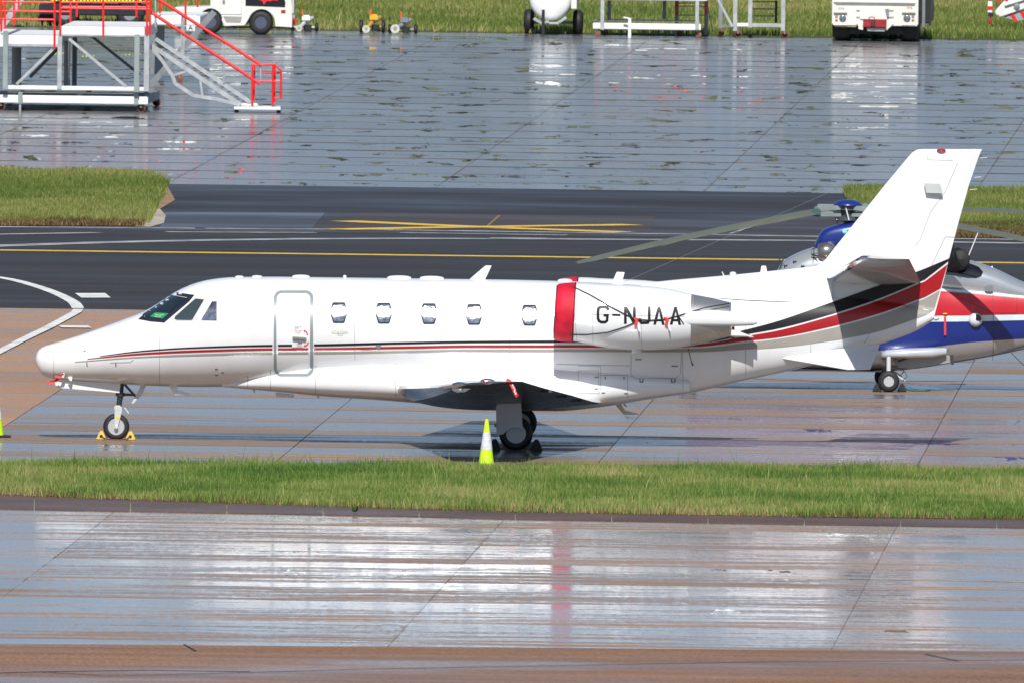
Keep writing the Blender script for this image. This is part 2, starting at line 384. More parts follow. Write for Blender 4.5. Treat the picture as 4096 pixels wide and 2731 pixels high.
na = bed('near_apron', 2800, 1990); slab_field(na, (2003, 2090), (300, 2309), 6.15, 2640, 2015, 0, 0, m_near, .045, 3, None, .0035)

def strip(name, p0, p1, q0, q1, z, m, thick=.1):
    a, b = edge(p0, p1, z); c, d = edge(q0, q1, z)
    return sheet(name, [a, b, d, c], m, thick=thick)
def asph_mat(name, c, rough, wet=.5, sc=(.03, .5, 1)):
    m = bpy.data.materials.new(name); m.use_nodes = True; n = m.node_tree.nodes; l = m.node_tree.links; b = n['Principled BSDF']
    geo = n.new('ShaderNodeNewGeometry')
    def nz(scale3, s, d=5):
        mp = n.new('ShaderNodeMapping'); mp.inputs['Scale'].default_value = scale3; l.new(geo.outputs['Position'], mp.inputs[0])
        k = n.new('ShaderNodeTexNoise'); k.inputs['Scale'].default_value = s; k.inputs['Detail'].default_value = d; l.new(mp.outputs[0], k.inputs['Vector']); return k.outputs['Fac']
    a, f = nz(sc, 1.3), nz((1, 1, 1), 18)
    big = nz((.06, .12, 1), 1.7, 4)
    r = n.new('ShaderNodeValToRGB'); r.color_ramp.elements[0].position = .32; r.color_ramp.elements[1].position = .7
    r.color_ramp.elements[0].color = (c[0] * .78, c[1] * .78, c[2] * .78, 1); r.color_ramp.elements[1].color = (c[0] * 1.25, c[1] * 1.22, c[2] * 1.2, 1)
    l.new(a, r.inputs[0])
    mr = n.new('ShaderNodeMapRange'); mr.inputs['From Min'].default_value = .25; mr.inputs['From Max'].default_value = .75; mr.inputs['To Min'].default_value = .75 if c[0] < .2 else .45; mr.inputs['To Max'].default_value = 1.3 if c[0] < .2 else 1.6; l.new(f, mr.inputs[0])
    mx = n.new('ShaderNodeMixRGB'); mx.blend_type = 'MULTIPLY'; mx.inputs[0].default_value = 1; l.new(r.outputs[0], mx.inputs[1]); l.new(mr.outputs[0], mx.inputs[2]); l.new(mx.outputs[0], b.inputs['Base Color'])
    m2 = n.new('ShaderNodeMapRange'); m2.inputs['From Min'].default_value = .4; m2.inputs['From Max'].default_value = .62; m2.inputs['To Min'].default_value = rough; m2.inputs['To Max'].default_value = rough * (1 - wet); l.new(big, m2.inputs[0]); l.new(m2.outputs[0], b.inputs['Roughness'])
    m3 = n.new('ShaderNodeMapRange'); m3.inputs['From Min'].default_value = .4; m3.inputs['From Max'].default_value = .62; m3.inputs['To Min'].default_value = .12; m3.inputs['To Max'].default_value = .12 + .3 * wet; l.new(big, m3.inputs[0]); l.new(m3.outputs[0], b.inputs['Specular IOR Level'])
    bp = n.new('ShaderNodeBump'); bp.inputs['Distance'].default_value = .01; bp.inputs['Strength'].default_value = .5; l.new(f, bp.inputs['Height']); l.new(bp.outputs[0], b.inputs['Normal'])
    return m
m_asph = asph_mat('taxiway asphalt', (.036, .036, .039), .8, .2)
m_asph2 = asph_mat('damp dark asphalt', (.030, .028, .030), .6, .35)
m_panel = asph_mat('old grey asphalt', (.046, .040, .042), .65, .35)
m_red = asph_mat('red brown asphalt', (.215, .122, .075), .75, .7, sc=(.08, .6, 1))
strip('taxiway', (0, 1230), (4096, 1283), (0, 912), (4096, 966), .010, m_asph)
strip('link_road', (0, 848), (4096, 885), (0, 727), (4096, 784), .010, m_asph2)
strip('taxiway_shoulder', (0, 911.6), (4096, 965.6), (0, 848.4), (4096, 885.4), .008, m_panel, .09)
strip('service_road', (0, 2760), (4096, 2780), (0, 2572), (4096, 2604), .012, m_red)
# old repair panels in the shoulder, with joints
for k, (a, b) in enumerate((((280, 500), (1345, 1390)),)): pass
def quadpx(name, pts, z, m, **kw): return sheet(name, [G(x, y, z) for x, y in pts], m, **kw)
m_panel2 = asph_mat('brown repair asphalt', (.058, .047, .045), .7, .3)
quadpx('repair_patch', [(1362, 913), (1445, 851), (2620, 866), (2600, 930)], .013, m_panel2)
quadpx('repair_patch', [(640, 909), (660, 850), (1300, 852), (1250, 912)], .013, asph_mat('wet blue patch', (.04, .038, .043), .45, .45))
sand = mat('pale sandy gravel', (.42, .36, .29), .9, bump=.8, bscale=8, var=.4, vscale=2)
quadpx('gravel_verge', [(540, 906), (575, 842), (640, 836), (663, 862), (655, 893), (600, 908)], .020, sand)
straw = mat('bare straw earth', (.30, .19, .10), .95, bump=.6, bscale=5, var=.35, vscale=1.2)
quadpx('bare_verge', [(560, 850), (640, 836), (700, 800), (668, 742), (600, 730), (500, 735)], .018, straw)

# painted markings
yel = mat('yellow road paint', (.72, .45, .03), .55, var=.25, vscale=2)
wht = mat('white road paint', (.74, .74, .70), .55, var=.3, vscale=2)
wht2 = mat('worn white road paint', (.36, .36, .36), .6, var=.6, vscale=1.2)
def marking(name, pts, wpx, m, z=.016, closed=False, parent=None):
    """line painted on the ground through pixels, width in metres"""
    P = [G(x, y, z) for x, y in pts]
    mb = MB(); Ls, Rs = [], []
    for i, p in enumerate(P):
        d = (P[min(i + 1, len(P) - 1)] - P[max(i - 1, 0)]); d.z = 0; d.normalize(); nn = Vector((-d.y, d.x, 0)) * wpx / 2
        Ls.append(p + nn); Rs.append(p - nn)
    n = len(P); mb.add(Ls + Rs, [(i, i + n, i + n + 1, i + 1) for i in range(n - 1)])
    o = mb.build(name, m)
    if o.data.polygons[0].normal.z < 0: o.data.flip_normals()
    return tag(o, kind='structure')
marking('yellow_centreline', [(-300, 997), (2048, 1026), (4400, 1056)], .75, yel)
marking('white_edge_line', [(-200, 992), (0, 983), (446, 969), (829, 961), (1200, 956), (1700, 954), (2100, 956), (3200, 962), (3825, 969), (4400, 978)], .75, wht2)
marking('white_edge_line', [(-200, 906), (530, 911), (780, 914)], .55, wht2)
marking('white_edge_line', [(820, 914), (1500, 919), (2400, 932), (3200, 945), (4300, 962)], .55, wht2)
marking('white_dash_line', [(-100, 939), (390, 931)], .45, wht2); marking('white_dash_line', [(665, 928), (1265, 931)], .45, wht2)
marking('white_dash_line', [(1600, 931), (2270, 941)], .45, wht2); marking('white_dash_line', [(1960, 953), (2190, 956)], 1.0, wht2, .020)
marking('yellow_cross', [(1374, 884), (1700, 899), (2100, 915), (2501, 929)], .85, yel, .018)
marking('yellow_cross', [(1345, 918), (1700, 911), (2100, 905), (2531, 899)], .8, yel, .022)
marking('yellow_old_line', [(1998, 862), (1950, 905)], .06, mat('worn yellow', (.25, .16, .03), .6, var=.5), .018)
cv = pchip([0, .2, .4, .6, .75, .88, 1], [-60, 40, 130, 215, 265, 300, 312]); cy = pchip([0, .2, .4, .6, .75, .88, 1], [1101, 1117, 1140, 1169, 1192, 1214, 1233])
marking('white_curve_line', [(cv(k / 24), cy(k / 24)) for k in range(25)], .24, wht, .018)
marking('white_curve_line', [(313, 1236), (306, 1247), (200, 1305), (83, 1361), (-60, 1434)], .20, wht, .022)
quadpx('white_block', [(300, 1173), (421, 1173), (443, 1191), (325, 1191)], .018, wht)
quadpx('white_block', [(233, 1301), (352, 1302), (367, 1311), (246, 1310)], .018, wht)
marking('faint_yellow_line', [(2000, 2288), (2596, 2295), (4300, 2327)], .12, mat('faint yellow paint', (.45, .36, .14), .5, var=.5), .014)
crack = mat('tar crack', (.03, .025, .025), .6)
marking('road_crack', [(-50, 2690), (170, 2684), (600, 2678), (1000, 2684)], .10, crack); marking('road_crack', [(170, 2684), (420, 2700), (700, 2694), (1500, 2672), (2600, 2652), (3100, 2643), (3700, 2640), (4300, 2634)], .06, crack, .020)
marking('road_crack', [(735, 2574), (785, 2602)], .035, crack, .020); marking('road_crack', [(3700, 2612), (3760, 2625), (3835, 2640)], .04, crack, .024)
marking('road_crack', [(3060, 890), (2920, 935)], .08, wht2, .018)

# kerb stones along the near verge
kerb_root = root('kerb')
m_kerb = asph_mat('wet kerb stone', (.10, .062, .05), .6, .3, sc=(.4, .4, 1))
def gy(x):  # front edge of the verge
    return float(np.interp(x, [-700, 0, 500, 1000, 1500, 2000, 3000, 4096, 4800], [1956, 1983, 2003, 2020, 2036, 2050, 2070, 2084, 2093]))
xs = list(range(-635, 4900, 385))
for a, b in zip(xs[:-1], xs[1:]):
    pa = [G(a + 4, gy(a) - 6, .03), G(b, gy(b) - 6, .03), G(b, max(gy(b) + 22, 2031 + b * .019), .018), G(a + 4, max(gy(a) + 22, 2031 + a * .019), .018)]
    o = sheet('kerb_stone', pa, m_kerb, kind=None, thick=.10); o.parent = kerb_root

# ---------------------------------------------------------------- grass
def inpoly(px, py, poly):
    ins = np.zeros(len(px), bool); n = len(poly); j = n - 1
    for i in range(n):
        xi, yi = poly[i][0], poly[i][1]; xj, yj = poly[j][0], poly[j][1]
        c = ((yi > py) != (yj > py)) & (px < (xj - xi) * (py - yi) / (yj - yi + 1e-12) + xi); ins ^= c; j = i
    return ins
def grass_mat(name, c1, c2, c3, psc=(.45, .42, 1)):
    m = bpy.data.materials.new(name); m.use_nodes = True; n = m.node_tree.nodes; l = m.node_tree.links; b = n['Principled BSDF']; out = n['Material Output']
    geo = n.new('ShaderNodeNewGeometry'); mp = n.new('ShaderNodeMapping'); mp.inputs['Scale'].default_value = psc; l.new(geo.outputs['Position'], mp.inputs[0])
    k = n.new('ShaderNodeTexNoise'); k.inputs['Scale'].default_value = 1.2; k.inputs['Detail'].default_value = 6; k.inputs['Roughness'].default_value = .6; l.new(mp.outputs[0], k.inputs['Vector'])
    k2 = n.new('ShaderNodeTexNoise'); k2.inputs['Scale'].default_value = .33; k2.inputs['Detail'].default_value = 3; l.new(mp.outputs[0], k2.inputs['Vector'])
    k3 = n.new('ShaderNodeMath'); k3.operation = 'MULTIPLY_ADD'; k3.inputs[1].default_value = .9; l.new(k2.outputs['Fac'], k3.inputs[0]); k4 = n.new('ShaderNodeMath'); k4.operation = 'SUBTRACT'; l.new(k3.outputs[0], k4.inputs[0]); k4.inputs[1].default_value = .45; l.new(k.outputs['Fac'], k3.inputs[2])
    ad = n.new('ShaderNodeMath'); ad.operation = 'MULTIPLY_ADD'; l.new(geo.outputs['Random Per Island'], ad.inputs[0]); ad.inputs[1].default_value = .42; l.new(k4.outputs[0], ad.inputs[2])
    r = n.new('ShaderNodeValToRGB'); e = r.color_ramp.elements; e[0].position = .42; e[0].color = (*c1, 1); e[1].position = .72; e[1].color = (*c2, 1); x = e.new(.94); x.color = (*c3, 1)
    l.new(ad.outputs[0], r.inputs[0]); l.new(r.outputs[0], b.inputs['Base Color']); b.inputs['Roughness'].default_value = .55; b.inputs['Specular IOR Level'].default_value = .35
    tr = n.new('ShaderNodeBsdfTranslucent'); l.new(r.outputs[0], tr.inputs[0]); mx = n.new('ShaderNodeMixShader'); mx.inputs[0].default_value = .35
    l.new(b.outputs[0], mx.inputs[1]); l.new(tr.outputs[0], mx.inputs[2]); l.new(mx.outputs[0], out.inputs[0]); return m
def blades(name, poly, count, h0, h1, wd, m, z=.02, lean=.35, hfn=None, jitter=0.0, tall=0):
    rng = np.random.default_rng(len(name) + count)
    P = np.array([[p[0], p[1]] for p in poly]); lo, hi = P.min(0), P.max(0)
    x = rng.uniform(lo[0], hi[0], count * 2); y = rng.uniform(lo[1], hi[1], count * 2)
    jx = x + rng.normal(0, jitter, len(x)); jy = y + rng.normal(0, jitter * 2, len(y))
    k = inpoly(jx, jy, poly); x, y = x[k][:count], y[k][:count]; n = len(x)
    # clumps: height follows a smooth field
    f = .5 + .25 * np.sin(x * 2.3 + 1.7 * np.sin(y * 1.1)) + .25 * np.sin(y * 1.9 + 2.2 * np.sin(x * .7 + 1))
    h = (h0 + (h1 - h0) * rng.random(n)) * (.7 + .5 * f)
    if tall: t = rng.random(n) < tall; h[t] *= rng.uniform(1.5, 2.3, t.sum())
    a = rng.uniform(0, np.pi * 2, n); dx, dy = np.cos(a), np.sin(a); ln = h * np.abs(rng.normal(0, lean, n)); b = rng.uniform(0, np.pi * 2, n)
    lx, ly = np.cos(b) * ln, np.sin(b) * ln; w = wd * rng.uniform(.6, 1.3, n)
    v = np.empty((n, 5, 3), np.float32)
    v[:, 0] = np.stack([x - dx * w / 2, y - dy * w / 2, np.full(n, z)], 1); v[:, 1] = np.stack([x + dx * w / 2, y + dy * w / 2, np.full(n, z)], 1)
    v[:, 2] = np.stack([x - dx * w * .4 + lx * .35, y - dy * w * .4 + ly * .35, z + h * .55], 1); v[:, 3] = np.stack([x + dx * w * .4 + lx * .35, y + dy * w * .4 + ly * .35, z + h * .55], 1)
    v[:, 4] = np.stack([x + lx, y + ly, z + h], 1)
    base = (np.arange(n) * 5)[:, None]
    li = np.concatenate([base + np.array([0, 1, 3]), base + np.array([0, 3, 2]), base + np.array([2, 3, 4])], 1).astype(np.int32).ravel()
    me = bpy.data.meshes.new(name); me.vertices.add(n * 5); me.vertices.foreach_set('co', v.ravel())
    me.loops.add(len(li)); me.loops.foreach_set('vertex_index', li); nt_ = len(li) // 3
    me.polygons.add(nt_); me.polygons.foreach_set('loop_start', np.arange(nt_, dtype=np.int32) * 3); me.polygons.foreach_set('loop_total', np.full(nt_, 3, np.int32))
    me.update(); me.validate(); me.materials.append(m); o = bpy.data.objects.new(name, me); col.objects.link(o); return tag(o, kind='stuff', cat='grass')
m_g = grass_mat('verge grass', (.065, .14, .022), (.20, .31, .055), (.44, .39, .16))
m_g2 = grass_mat('far meadow grass', (.085, .135, .022), (.18, .25, .045), (.40, .36, .13), psc=(.12, .07, 1))
m_straw = grass_mat('dry straw grass', (.10, .08, .03), (.22, .15, .06), (.34, .24, .11))
turf = mat('turf earth', (.05, .055, .02), .95, bump=.5, bscale=6)
back0, back1 = (-200, 1868), (4300, 1900)
fx = [-700, 0, 500, 1000, 1500, 2000, 3000, 4096, 4800]
near_poly = [G(-700, 1864), G(4800, 1905)] + [G(x, gy(x) - 2) for x in fx[::-1]]
near_front = [G(x, gy(x) - 17) for x in fx] + [G(x, gy(x) + 1) for x in fx[::-1]]
sheet('near_verge', [(p[0], p[1], .034) for p in near_poly], turf, thick=.08)
tag(blades('grass', near_poly, 350000, .08, .19, .012, m_g, .03, hfn=None, jitter=.14, tall=.012), 'green wind-blown grass verge in front of the white jet')
tag(blades('grass', near_front, 36000, .04, .10, .013, m_straw, .03, lean=.8, jitter=.12), 'straw-coloured grass fringe along the wet kerb')
lp = [G(-200, 700), G(0, 702), (G(560, 707)), G(640, 745), G(655, 790), G(600, 850), G(560, 895), G(500, 905), G(0, 900), G(-200, 898)]
sheet('left_verge', [(p[0], p[1], .03) for p in lp], turf, thick=.06)
tag(blades('grass', lp, 120000, .11, .23, .021, m_g2, .03, jitter=.2), 'grass patch at the left between apron and taxiway')
tag(blades('grass', [G(-200, 893), G(560, 898), G(575, 909), G(-200, 906)], 8000, .08, .16, .028, m_straw, .03, lean=.7, jitter=.1), 'dry straw fringe of the left grass patch')
rp = [G(3370, 768), G(4300, 785), G(4300, 955), G(3870, 945), G(3700, 900), G(3500, 860)]
sheet('right_verge', [(p[0], p[1], .03) for p in rp], turf, thick=.06)
tag(blades('grass', rp, 90000, .11, .23, .021, m_g2, .03, jitter=.2), 'grass patch at the right behind the tail fin')
tag(blades('grass', [G(3780, 915), G(4300, 930), G(4300, 962), G(3840, 955)], 16000, .10, .22, .03, m_straw, .03, lean=.7, jitter=.2), 'dry straw fringe of the right grass patch')
fp = [G(-300, 104), G(1150, 122), G(1750, 130), G(2830, 146), G(4400, 167), G(4600, -170), G(-500, -230)]
sheet('far_verge', [(p[0], p[1], .03) for p in fp], turf, thick=.06)
tag(blades('grass', fp, 260000, .11, .24, .034, m_g2, .03, jitter=.3, tall=.01), 'far grass field behind the parked ground equipment')
# dock leaf weed at the kerb
weed = empty('weed', G(1420, 2046, .04), 0, 'dark leafy weed growing at the kerb in front of the verge', 'weed')
mw = mat('weed leaf', (.06, .20, .04), .5, var=.4); rw = random.Random(4)
for k in range(14):
    a = rw.uniform(0, 6.28); l_ = rw.uniform(.07, .15); e = rw.uniform(.2, 1.2); d = Vector((math.cos(a) * math.cos(e), math.sin(a) * math.cos(e), math.sin(e))); s_ = Vector((-math.sin(a), math.cos(a), .2)) * l_ * .22
    MB().add([(0, 0, 0), d * l_ * .5 + s_, d * l_, d * l_ * .5 - s_], [(0, 1, 2, 3)]).build('leaf', mw, weed)
# far wood beyond the frame, mirrored in the puddles
def treebelt():
    rng = np.random.default_rng(5); n = 26000; cx = np.linspace(-170, 170, 60); X, Y, Z, S = [], [], [], []
    per = n // 60
    for c in cx:
        y0 = 520 + rng.normal(0, 14); hh = rng.uniform(10, 15); rr = rng.uniform(4, 6)
        u = rng.normal(0, 1, (per, 3)); u /= np.linalg.norm(u, axis=1)[:, None]; r = rng.random(per) ** .4
        X.append(c + rng.normal(0, 2) + u[:, 0] * r * rr); Y.append(y0 + u[:, 1] * r * rr); Z.append(np.clip(hh * .55 + u[:, 2] * r * hh * .5, .3, 99))
    X, Y, Z = map(np.concatenate, (X, Y, Z)); n = len(X); a = rng.normal(0, 1, (n, 3)); b = rng.normal(0, 1, (n, 3)); a /= np.linalg.norm(a, axis=1)[:, None]; b -= (a * b).sum(1)[:, None] * a; b /= np.linalg.norm(b, axis=1)[:, None]
    C = np.stack([X, Y, Z], 1); s = rng.uniform(.35, .8, n)[:, None]; v = np.stack([C - a * s, C + b * s * .6, C + a * s, C - b * s * .6], 1).reshape(-1, 3)
    me = bpy.data.meshes.new('far_wood'); me.from_pydata(v.tolist(), [], (np.arange(n * 4).reshape(-1, 4)).tolist()); me.materials.append(mat('wood foliage', (.10, .115, .03), .7, var=.5, vscale=.2))
    o = bpy.data.objects.new('far_wood', me); col.objects.link(o); return tag(o, 'far-off belt of trees beyond the grass field', 'wood', None, 'stuff')
treebelt()

# ---------------------------------------------------------------- the white business jet
white = mat('gloss white paint', (.73, .735, .74), .2, coat=.6, var=.06, vscale=2.2, stretch=(1, 1, .35), bump=.02, bscale=2)
chrome = mat('polished metal', (.72, .74, .78), .12, metal=1, var=.1, bump=.12, bscale=6)
steel = mat('dull steel', (.42, .43, .44), .35, metal=.9, var=.2)
wingm = mat('shaded grey wing skin', (.045, .05, .06), .28, metal=0, coat=.0, spec=.35, var=.12, vscale=2, stretch=(1, .3, 1))  # grey skin, base darkened to stand in for the shadowed ground it mirrors
black = mat('black paint', (.010, .010, .012), .4, coat=.05, spec=.3)
redp = mat('red livery paint', (.34, .004, .008), .35, coat=.12, var=.06)
taupe = mat('taupe livery paint', (.31, .29, .26), .4, coat=.1, var=.05)
greyp = mat('grey door surround', (.23, .26, .275), .35, coat=.1, var=.1)
tyre = mat('tyre rubber', (.014, .014, .015), .62, var=.3, bump=.1)
rimw = mat('white wheel hub', (.55, .56, .57), .3, metal=.4)
rimd = mat('grey wheel hub', (.36, .37, .38), .35, metal=.6)
strutd = mat('dark strut', (.055, .065, .075), .3, metal=.5)
strutl = mat('light grey strut', (.55, .57, .56), .35)
JO = G(465, 1757); JYAW = R(-.9); J = Frame((JO.x, JO.y, 0), JYAW)
jet = empty('business_jet', (JO.x, JO.y, 0), JYAW, 'white twin-engine business jet with black and red cheatline and G-NJAA on its engine', 'jet')
def prof(pts, yl=0): return [J(x, y, yl) for x, y in pts]
top = [(139, 1442), (147, 1410), (169, 1388), (210, 1374), (270, 1356), (344, 1332), (446, 1296), (510, 1272), (568, 1250), (640, 1208), (702, 1168), (765, 1139), (829, 1121), (925, 1110), (1148, 1108), (1300, 1110), (1989, 1119), (2276, 1126), (2450, 1134), (2700, 1150), (3000, 1168), (3300, 1185), (3600, 1215), (3737, 1243)]
bot = [(139, 1444), (150, 1472), (166, 1496), (210, 1513), (287, 1521), (446, 1531), (574, 1541), (765, 1547), (925, 1546), (1300, 1526), (1900, 1545), (2180, 1585), (2403, 1613), (2560, 1599), (2730, 1576), (2977, 1521), (3210, 1469), (3400, 1412), (3547, 1368), (3667, 1322), (3737, 1278)]
wid = [(139, .02), (147, .13), (169, .22), (210, .31), (287, .39), (446, .54), (574, .65), (700, .75), (829, .82), (925, .855), (1148, .865), (2200, .865), (2500, .82), (2730, .73), (3000, .57), (3210, .45), (3450, .31), (3667, .17), (3737, .10)]
tp, bp_ = prof(top), prof(bot); fT = pchip([p[0] for p in tp], [p[1] for p in tp]); fB = pchip([p[0] for p in bp_], [p[1] for p in bp_])
wx = [J(x, 1400)[0] for x, _ in wid]; fW = pchip(wx, [h for _, h in wid])
X0, X1 = tp[0][0], tp[-1][0]
def fus_y(x, z):
    if x < X0 or x > X1: return 9.0
    t, b, h = fT(x), fB(x), fW(x); q = (z - (t + b) / 2) / max(1e-4, (t - b) / 2)
    if abs(q) >= 1: return 0.0
    return -h * (1 - abs(q) ** NF(x)) ** (1 / NF(x))
def NF(x): return 2.0 + .5 * min(1, max(0, (x - 6.9) / 1.5))
st_x = [X0 + (.55 * (k / 14) ** 2.2) for k in range(15)] + list(np.arange(X0 + .65, X1, .13)) + [X1]
mb = MB(); mb.loft([ring(x, (fT(x) + fB(x)) / 2, fW(x), max(.003, (fT(x) - fB(x)) / 2), NF(x), 96) for x in st_x])
mb.build('fuselage', white, jet, smooth=True, angle=60)
# belly fairing
fa_s = [(890, 1536, 1546, .30), (960, 1518, 1552, .38), (1150, 1482, 1569, .70), (1300, 1463, 1584, .84), (1500, 1452, 1597, .89), (1690, 1447, 1612, .90), (1980, 1446, 1638, .91), (2220, 1450, 1642, .90), (2420, 1464, 1624, .88), (2600, 1490, 1594, .80), (2760, 1520, 1571, .66)]
FX = [J(a[0], 1520)[0] for a in fa_s]; gT = pchip(FX, [J(a[0], a[1] - 12)[1] for a in fa_s]); gB = pchip(FX, [J(a[0], a[2])[1] for a in fa_s]); gW = pchip(FX, [a[3] for a in fa_s])
mb = MB(); mb.loft([ring(x, (gT(x) + gB(x)) / 2, gW(x), (gT(x) - gB(x)) / 2  , 2.8, 96) for x in np.linspace(FX[0], FX[-1], 60)])
mb.build('belly_fairing', white, jet, smooth=True, angle=60)
def fair_y(x, z):
    if x < FX[0] or x > FX[-1]: return 9.0
    t, b = gT(x), gB(x); q = (z - (t + b) / 2) / ((t - b) / 2)
    return 9.0 if abs(q) >= 1 else -gW(x) * (1 - abs(q) ** 2.8) ** (1 / 2.8)
# dorsal spine and fin
do_s = [(2560, 1136, .03), (2660, 1124, .16), (2896, 1103, .20), (3126, 1080, .17), (3250, 1066, .13), (3330, 1055, .10)]
DX = [J(a[0], 1100)[0] for a in do_s]; dT = pchip(DX, [J(a[0], a[1])[1] for a in do_s]); dW = pchip(DX, [a[2] for a in do_s])
rings = []
for x in np.linspace(DX[0], DX[-1], 30):
    t, b = dT(x), fT(x) - .12; k = dW(x); rg = []
    for a in np.linspace(0, math.pi, 17): rg.append((x, -k * math.cos(a) * (1 + 1.2 * (1 - math.sin(a))), b + (t - b) * math.sin(a) ** .8))
    rings.append(rg)
MB().loft(rings).build('dorsal_fairing', white, jet, smooth=True, angle=60)
def airfoil(n=22):
    """unit chord outline: (s, half thickness) from LE over the top to TE and back"""
    xs = [(1 - math.cos(math.pi * k / n)) / 2 for k in range(n + 1)]
    th = lambda s: 5 * (.2969 * math.sqrt(s) - .126 * s - .3516 * s * s + .2843 * s ** 3 - .1036 * s ** 4)
    return [(s, th(s)) for s in xs]
AF = airfoil()
def foil_z(lines, m, name, T, parent=None):
    """vertical surface: lines = [(LE(x,z), TE(x,z), thick)] from bottom to top"""
    rings = []
    for (lx, lz), (tx, tz), t in lines:
        c = tx - lx; rg = [(lx + s * c, -h * t * c, lz + s * (tz - lz)) for s, h in AF] + [(lx + s * c, h * t * c, lz + s * (tz - lz)) for s, h in AF[-2:0:-1]]
        rings.append(rg)
    return MB().loft(rings).build(name, m, parent or jet, smooth=True, angle=50)
FLE = [(3080, 1262), (3250, 1075), (3300, 1040), (3420, 890), (3540, 740), (3630, 632), (3650, 610), (3668, 600), (3690, 597)]
FTE = [(3738, 1262), (3787, 1075), (3795, 1040), (3834, 890), (3876, 740), (3913, 632), (3922, 610), (3927, 602), (3928, 598)]
fl = [(J(*a), J(*b), t) for a, b, t in zip(FLE, FTE, [.085, .09, .095, .10, .10, .10, .09, .07, .01])]
foil_z(fl, white, 'fin', 1)
lz = [p[0][1] for p in fl]; fle = pchip(lz, [p[0][0] for p in fl]); fte = pchip(lz, [p[1][0] for p in fl])
def fin_y(x, z):
    if z < lz[0] or z > lz[-1]: return 9.0
    a, b = fle(z), fte(z); c = b - a; s = (x - a) / c
    if s <= 0 or s >= 1: return 9.0
    return -.095 * c * 5 * (.2969 * math.sqrt(s) - .126 * s - .3516 * s * s + .2843 * s ** 3 - .1036 * s ** 4)
def skin(x, z):
    y = min(fus_y(x, z), fair_y(x, z), fin_y(x, z)); return y if y < 5 else -.02
def body(name, px_polys, m, off=.008, fn=skin, sx=.10, sz=.03, parent=None):
    return conform(name, [[J.on(x, y, fn) for x, y in p] for p in px_polys], fn, off, m, parent or jet, sx, sz)
def bandpoly(xs, up, dn): return [(x, up(x)) for x in xs] + [(x, dn(x)) for x in xs[::-1]]
def seg(pts): return pchip([p[0] for p in pts], [p[1] for p in pts])
# cheatlines
bk_u = seg([(400, 1423), (560, 1402), (766, 1388), (1077, 1378), (1253, 1376), (1600, 1368), (1900, 1363), (2300, 1361), (2600, 1366), (2800, 1358), (2986, 1318), (3100, 1288), (3300, 1219), (3500, 1148), (3700, 1075), (3860, 1010)])
bk_d = seg([(400, 1425), (560, 1407), (766, 1394), (1077, 1386), (1253, 1385), (1600, 1377), (1900, 1372), (2300, 1371), (2600, 1376), (2800, 1372), (2986, 1337), (3100, 1317), (3300, 1265), (3500, 1201), (3700, 1118), (3860, 1043)])
rd_u = seg([(350, 1434), (560, 1411), (766, 1400), (1077, 1392), (1253, 1391), (1600, 1385), (1900, 1380), (2300, 1380), (2600, 1383), (2800, 1376), (2986, 1344), (3100, 1325), (3300, 1272), (3500, 1208), (3700, 1126), (3800, 1085)])
rd_d = seg([(350, 1436), (560, 1419), (766, 1409), (1077, 1401), (1253, 1400), (1600, 1395), (1900, 1390), (2300, 1390), (2600, 1391), (2800, 1386), (2986, 1363), (3100, 1351), (3300, 1312), (3500, 1260), (3700, 1188), (3800, 1149)])
tp_u = seg([(300, 1446), (560, 1425), (766, 1416), (1077, 1408), (1253, 1407), (1600, 1402), (1900, 1397), (2300, 1397), (2600, 1398), (2800, 1393), (2986, 1371), (3100, 1357), (3300, 1319), (3500, 1267), (3700, 1195), (3790, 1160)])
tp_d = seg([(300, 1448), (560, 1430), (766, 1423), (1077, 1416), (1253, 1415), (1600, 1410), (1900, 1406), (2300, 1407), (2600, 1408), (2800, 1407), (2986, 1397), (3100, 1390), (3300, 1366), (3500, 1330), (3640, 1283), (3745, 1246)])
dl, dr, d2l, d2r = 1095, 1110, 1236, 1255
def stripe(name, u, d, m, x0, x1, cuts=()):
    segs, a = [], x0
    for c0, c1 in cuts: segs.append((a, c0)); a = c1
    segs.append((a, x1))
    body(name, [bandpoly(list(np.linspace(p, q, max(4, int((q - p) / 40)))), u, d) for p, q in segs], m)
cuts = ((1090, 1112), (1234, 1256))
stripe('black_cheatline', bk_u, bk_d, black, 400, 3700, ((1090, 1112), (1168, 1256)))
stripe('red_cheatline', rd_u, rd_d, redp, 350, 3700, cuts)
stripe('taupe_cheatline', tp_u, tp_d, taupe, 300, 3700, cuts)
def teline(y): return 3737 + (1247 - y) * (3927 - 3737) / (1247 - 598.0) - 3
body('black_fin_flash', [[(3700, 1075), (3818, 1026), (teline(970) - 0, 966), (teline(1045), 1046), (3700, 1118)]], black)
body('red_fin_flash', [[(3700, 1126), (teline(1056), 1058), (teline(1150), 1154), (3700, 1188)]], redp)
body('taupe_fin_flash', [[(3700, 1195), (teline(1160), 1162), (teline(1243), 1243), (3700, 1262)]], taupe)
seam = mat('panel seam', (.30, .30, .31), .5)
def lines(name, L_, w=1.6, m=None, fn=skin, off=.005):
    nm = {'panel_seams': 'panel_seam', 'door_latches': 'latch', 'rivet_row': 'rivet'}[name]
    for l in L_: conform(nm, [[J.on(v[0], v[1], fn) for v in p] for p in stroke(l, w)], fn, off, m or seam, jet, .12, .03)
